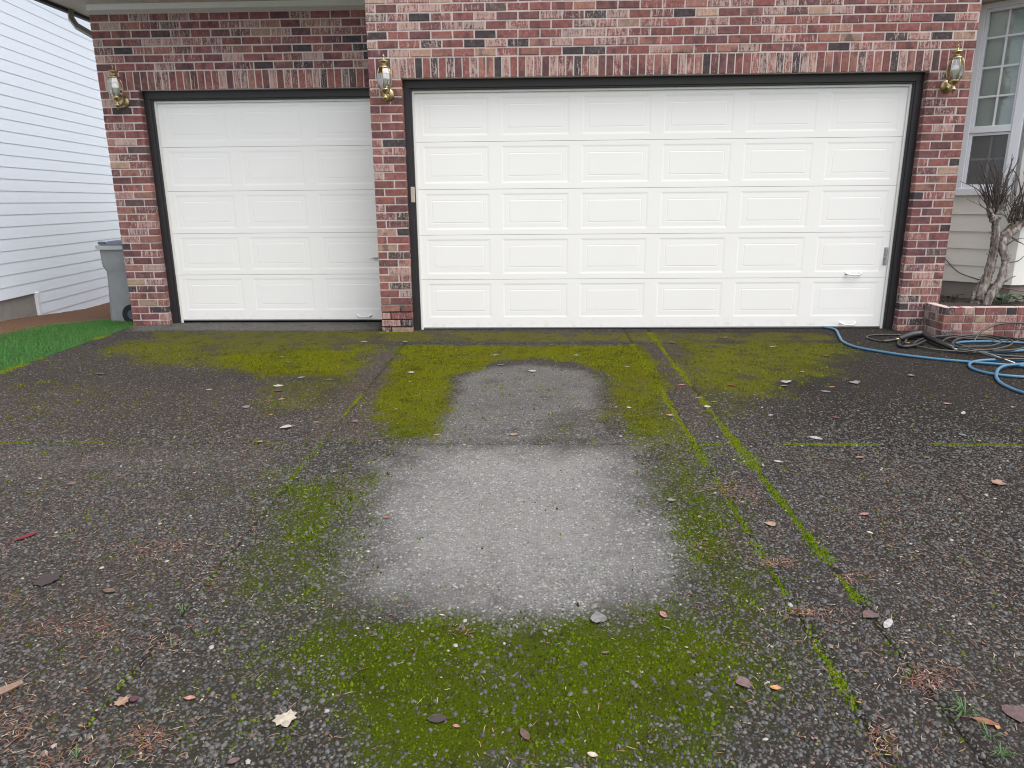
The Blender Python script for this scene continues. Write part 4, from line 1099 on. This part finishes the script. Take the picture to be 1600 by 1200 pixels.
# ------------------------------------------------------------------ fallen leaves, one by one
OUT = {
    'oval': [(0, -.5), (.16, -.36), (.25, -.10), (.24, .14), (.13, .36), (0, .5), (-.13, .36), (-.24, .14), (-.25, -.10), (-.16, -.36)],
    'long': [(0, -.5), (.10, -.35), (.15, -.05), (.13, .2), (.06, .4), (0, .5), (-.06, .4), (-.13, .2), (-.15, -.05), (-.10, -.35)],
    'heart': [(0, -.40), (.18, -.47), (.36, -.36), (.42, -.12), (.34, .12), (.18, .32), (0, .52), (-.18, .32), (-.34, .12), (-.42, -.12), (-.36, -.36), (-.18, -.47)],
    'maple': [(0, -.40), (.13, -.33), (.33, -.40), (.33, -.20), (.52, -.04), (.37, .08), (.40, .30), (.22, .25), (.16, .40), (0, .56), (-.15, .38), (-.23, .26), (-.42, .30), (-.38, .08), (-.50, -.02), (-.34, -.20), (-.31, -.42), (-.12, -.33)]}
LC = {'grey': (.17, .165, .165), 'pale': (.36, .345, .34), 'cream': (.48, .42, .34), 'brown': (.11, .068, .050), 'dark': (.045, .034, .032), 'tan': (.30, .19, .135), 'pink': (.36, .17, .16), 'rust': (.24, .095, .055), 'red': (.22, .022, .030), 'crimson': (.14, .008, .022), 'maroon': (.10, .036, .052), 'mauve': (.135, .085, .088), 'orange': (.42, .20, .085), 'yellow': (.42, .30, .05)}
LEAVES = [  # px, py, length px, shape, colour, label
    (42, 840, 28, 'long', 'crimson', 'dark crimson leaf alone on the left slab'),
    (75, 908, 36, 'maple', 'dark', 'dark brown maple leaf near the left edge'),
    (171, 925, 22, 'oval', 'brown', 'brown oval leaf right of the dark maple leaf at left'),
    (112, 757, 16, 'maple', 'mauve', 'small dusty pink leaf on the left slab below the cross joint'),
    (446, 1127, 34, 'maple', 'cream', 'pale cream maple leaf at the lower left of the moss patch'),
    (297, 1093, 18, 'oval', 'pink', 'pink and white oval leaf near the bottom left'),
    (210, 1094, 16, 'heart', 'maroon', 'small maroon leaf beside a tan one in the lower left joint'),
    (191, 1099, 22, 'maple', 'tan', 'tan torn leaf touching the small maroon leaf at lower left'),
    (935, 967, 30, 'heart', 'grey', 'large grey heart shaped leaf at the lower edge of the washed patch'),
    (1036, 962, 20, 'oval', 'pink', 'pink leaf on the moss right of the grey heart shaped leaf'),
    (1163, 1070, 24, 'heart', 'mauve', 'mauve round leaf at the right side of the lower moss'),
    (1212, 1077, 18, 'oval', 'orange', 'orange tan oval leaf beside the mauve round leaf'),
    (1358, 963, 24, 'heart', 'mauve', 'grey brown leaf at the lower end of the right mossy joint'),
    (1387, 977, 32, 'long', 'pale', 'pale grey long leaf at the lower end of the right mossy joint'),
    (1540, 1130, 30, 'long', 'rust', 'rust coloured long leaf beside the weeds at lower right'),
    (1558, 1138, 13, 'oval', 'orange', 'small orange leaf next to the rust long leaf at lower right'),
    (1588, 1118, 34, 'heart', 'mauve', 'large mauve leaf cut by the right edge of the picture'),
    (1203, 820, 20, 'heart', 'tan', 'tan leaf between the two mossy joints'),
    (1350, 805, 17, 'oval', 'pink', 'bright pink leaf on the dark right slab'),
    (1359, 834, 12, 'oval', 'cream', 'small cream leaf just below the bright pink one'),
    (1559, 757, 20, 'maple', 'tan', 'brown pink leaf near the right edge below the cross joint'),
    (1448, 716, 11, 'oval', 'orange', 'small yellow orange leaf just below the cross joint at right'),
    (1343, 716, 16, 'oval', 'tan', 'tan leaf just below the cross joint on the right slab'),
    (1216, 723, 15, 'oval', 'pale', 'pale pink leaf below the cross joint right of the mossy joint'),
    (1275, 686, 22, 'oval', 'pale', 'pale grey leaf lying on the mossy cross joint at right'),
    (1204, 650, 10, 'oval', 'pale', 'tiny pale leaf above the cross joint at right'),
    (1228, 598, 19, 'maple', 'pale', 'pale grey leaf, larger of a pair on the right moss'),
    (1225, 604, 15, 'oval', 'grey', 'grey leaf, smaller of a pair on the right moss'),
    (1290, 613, 17, 'oval', 'grey', 'grey leaf below a small orange one on the right slab'),
    (1300, 606, 11, 'oval', 'orange', 'small orange leaf on the right slab above a grey one'),
    (1253, 582, 9, 'heart', 'tan', 'small tan leaf in the middle of the right moss'),
    (1335, 599, 18, 'maple', 'grey', 'grey torn leaf right of the right moss'),
    (1423, 588, 12, 'maple', 'grey', 'small grey leaf below the blue hose'),
    (1432, 568, 8, 'oval', 'dark', 'tiny dark curled leaf touching the blue hose'),
    (1480, 632, 12, 'oval', 'pink', 'pink leaf on the dark slab below the hose loops'),
    (1505, 647, 20, 'long', 'pale', 'pale long leaf on the dark slab below the hose loops'),
    (1504, 681, 13, 'oval', 'grey', 'small grey leaf just above the cross joint at far right'),
    (1530, 690, 9, 'oval', 'tan', 'small tan leaf on the cross joint at far right'),
    (1106, 637, 13, 'heart', 'pale', 'pale curled leaf on the narrow strip between the joints'),
    (1091, 623, 13, 'oval', 'grey', 'grey leaf on the upper strip between the joints'),
    (1116, 629, 9, 'oval', 'tan', 'small tan leaf beside the upper right mossy joint'),
    (1065, 602, 13, 'oval', 'pink', 'pink leaf on the narrow strip near the doors'),
    (1144, 603, 14, 'oval', 'red', 'red leaf right of the upper mossy joint'),
    (1133, 528, 9, 'maple', 'red', 'small red leaf close to the double door'),
    (1050, 536, 13, 'oval', 'brown', 'brown leaf close to the double door near the joint'),
    (1172, 547, 13, 'long', 'dark', 'dark slim leaf on the right moss near the double door'),
    (1208, 543, 13, 'oval', 'tan', 'tan leaf on the right moss near the double door'),
    (1290, 557, 15, 'long', 'brown', 'brown slim leaf at the edge of the right moss'),
    (1305, 653, 12, 'oval', 'maroon', 'maroon leaf on the right slab above the cross joint'),
    (1047, 650, 14, 'oval', 'tan', 'tan leaf beside the left mossy joint above the cross joint'),
    (803, 680, 15, 'maple', 'tan', 'tan curled leaf on the washed patch just above the cross joint'),
    (831, 581, 14, 'heart', 'pale', 'pale round leaf at the top of the washed patch'),
    (683, 681, 13, 'oval', 'tan', 'tan leaf on the cross joint left of the washed patch'),
    (593, 690, 8, 'oval', 'pink', 'small pink leaf on the cross joint by the brown track'),
    (447, 669, 22, 'heart', 'pale', 'white grey leaf on the left slab above the cross joint'),
    (406, 692, 12, 'maple', 'pink', 'salmon pink leaf on the cross joint at left'),
    (435, 604, 18, 'oval', 'pale', 'pale grey leaf above a maroon one on the left moss'),
    (434, 612, 16, 'oval', 'maroon', 'maroon leaf just below a pale grey one on the left moss'),
    (440, 625, 11, 'oval', 'tan', 'small tan leaf below the maroon one on the left moss'),
    (384, 637, 14, 'heart', 'grey', 'grey leaf on the dark left slab near the moss'),
    (327, 610, 11, 'oval', 'pale', 'small pale leaf on the dark left slab'),
    (157, 585, 16, 'oval', 'brown', 'brown curled leaf near the lawn edge'),
    (424, 649, 7, 'oval', 'pink', 'tiny pink leaf on the left slab'),
    (494, 661, 11, 'oval', 'pink', 'pink leaf by the brown track above the cross joint'),
    (451, 567, 12, 'oval', 'grey', 'grey leaf in the middle of the left moss'),
    (471, 591, 14, 'oval', 'grey', 'grey leaf at the lower edge of the left moss'),
    (441, 559, 10, 'oval', 'grey', 'grey leaf at the upper edge of the left moss'),
    (642, 583, 14, 'maple', 'pale', 'pale leaf on the moss left of the washed patch'),
    (641, 597, 8, 'oval', 'cream', 'tiny cream leaf on the moss left of the washed patch'),
    (698, 623, 12, 'oval', 'dark', 'dark leaf at the left rim of the upper washed patch'),
    (555, 660, 15, 'heart', 'mauve', 'purple grey leaf on the brown track'),
    (515, 594, 14, 'oval', 'mauve', 'dark purple leaf between the left moss and the brown track'),
    (569, 535, 13, 'oval', 'tan', 'tan leaf in front of the single garage door'),
    (633, 535, 13, 'oval', 'grey', 'grey leaf in front of the narrow brick pier'),
    (548, 519, 14, 'oval', 'dark', 'dark curled leaf near the single garage door'),
    (774, 556, 13, 'oval', 'grey', 'grey leaf on the moss in front of the double door'),
    (782, 571, 13, 'oval', 'grey', 'grey leaf at the upper rim of the washed patch'),
    (862, 539, 10, 'oval', 'brown', 'brown leaf near the middle of the double door'),
    (900, 556, 11, 'oval', 'pale', 'pale leaf on the moss above the washed patch'),
    (980, 574, 10, 'oval', 'grey', 'small grey leaf on the moss right of the washed patch'),
    (983, 638, 8, 'heart', 'pale', 'small pale leaf on the right moss blob beside the washed patch'),
    (604, 810, 12, 'oval', 'rust', 'small rust leaf at the left rim of the lower washed patch'),
    (1049, 783, 17, 'maple', 'grey', 'grey faint leaf at the right rim of the lower washed patch'),
    (820, 1150, 26, 'oval', 'brown', 'dark brown leaf in the middle of the lower moss'),
    (683, 1126, 30, 'oval', 'dark', 'dark decayed leaf on the lower moss at left'),
    (713, 1137, 13, 'oval', 'pink', 'pink tan leaf beside the dark decayed leaf on the lower moss'),
    (926, 1182, 18, 'oval', 'cream', 'cream leaf fragment at the bottom of the lower moss'),
    (691, 963, 11, 'long', 'cream', 'cream sliver at the upper edge of the lower moss'),
    (946, 1022, 15, 'oval', 'brown', 'small brown leaf on the lower moss under the grey heart leaf'),
    (270, 522, 9, 'oval', 'dark', 'tiny dark leaf by the frame of the single garage door'),
    (365, 1192, 20, 'oval', 'mauve', 'mauve leaf at the bottom edge at left')]
for px, py, lp, shp, colr, lab in LEAVES:
    p = gp(px, py); dist = np.linalg.norm(p - CAM); L = lp * dist / FPX * (.98 if lp > 22 else .88)
    a = random.uniform(0, 2 * math.pi) if shp in ('maple', 'heart') else random.choice([0, math.pi]) + math.pi / 2 + random.gauss(0, .55)
    o2 = OUT[shp]; n = len(o2); curl = random.uniform(.05, .22); tilt = random.uniform(-.12, .12); v = []
    def lift(u_, w_): return L * (curl * (abs(u_) ** 1.5 * 1.6 + .8 * abs(w_) ** 2.2) + tilt * u_ + random.uniform(0, .03))
    top = [(u_ * L * random.uniform(.92, 1.06), w_ * L * random.uniform(.95, 1.04), lift(u_, w_) + .004) for u_, w_ in o2]
    mid = [(x_ * .5, y_ * .5, lift(u_ * .5, w_ * .5) + .0035) for (x_, y_, z_), (u_, w_) in zip(top, o2)]
    v = top + mid + [(0, 0, .004)]; th = .0007; v += [(a_, b_, c_ - th) for a_, b_, c_ in top]
    f = [(i, (i + 1) % n, n + (i + 1) % n, n + i) for i in range(n)] + [(n + i, n + (i + 1) % n, 2 * n) for i in range(n)] + [(2 * n + 1 + i, 2 * n + 1 + (i + 1) % n, (i + 1) % n, i) for i in range(n)] + [tuple(2 * n + 1 + i for i in range(n - 1, -1, -1))]
    mb = MB(); mb.add(v, f); me = bpy.data.meshes.new('fallen_leaf'); me.from_pydata(mb.v, [], mb.f); me.update(); fix_normals(me)
    o = link('fallen_leaf', me, M['leaf']); o.location = (p[0], p[1], p[2] + .002); o.rotation_euler = (0, 0, a)
    c = LC[colr]; k_ = random.uniform(.85, 1.15); o.color = (*[min(1, q_ * k_) for q_ in c], 1)
    tag(o, lab, 'leaf', 'fallen leaves on the driveway')
    if lp >= 22:
        s = MB(); e = v[0]; s.tube([(e[0], e[1] * .9, e[2] - .0004), (e[0] + L * .06, e[1] - L * .22, .005), (e[0] + L * .10, e[1] - L * .42, .004)], .0009, 4)
        me2 = bpy.data.meshes.new('stem'); me2.from_pydata([tuple(q_) for q_ in s.v], [], s.f); me2.materials.append(M['leaf']); so_ = bpy.data.objects.new('stem', me2); COL.objects.link(so_); so_.parent = o; so_.color = o.color

m = MB(); m.tube([hp(-14, 1092, .008), hp(10, 1083, .012), hp(36, 1070, .010)], [.010, .013, .007], 6); tag(m.build('bark_strip', plain('dry_bark', (.20, .13, .10), .9, var=.4, scale=60), None), 'dry bark strip at the left edge near the bottom', 'bark')


def weed(px, py, n, L, label):
    c = gp(px, py); root = empty('weed', tuple(c), label, 'weed', 'small weeds on the driveway')
    for k in range(n):
        a = random.uniform(0, 6.28); l_ = L * random.uniform(.5, 1.1); h_ = l_ * random.uniform(.15, .8); w_ = l_ * .035
        d = Vector((math.cos(a), math.sin(a), 0)); s_ = Vector((-d.y, d.x, 0)); b = Vector(c)
        v = [b - s_ * w_ * .5, b + s_ * w_ * .5, b + d * l_ * .5 + s_ * w_ + Vector((0, 0, h_)), b + d * l_ * .5 - s_ * w_ + Vector((0, 0, h_)), b + d * l_ + Vector((0, 0, h_ * .7))]
        m = MB(); m.add(v, [(0, 1, 2, 3), (3, 2, 4)]); m.build('blade', M['weed'], root)


weed(285, 957, 9, .05, 'bright green sprig in the left joint below the brown maple leaf')
weed(268, 1012, 9, .04, 'small green sprig lower down in the left joint')
weed(120, 1184, 12, .04, 'green sprig near the bottom left corner')
weed(1356, 936, 12, .045, 'pale green sprig at the end of the right mossy joint')
weed(1508, 1116, 26, .060, 'spindly green weed at lower right')
weed(1545, 1152, 14, .042, 'green weed just below the spindly one at lower right')
weed(1565, 1183, 22, .045, 'dry grass tuft at the lower right corner')
weed(1522, 690, 10, .06, 'grass sprigs on the cross joint at far right')
weed(100, 693, 10, .05, 'grass sprigs on the cross joint at far left')
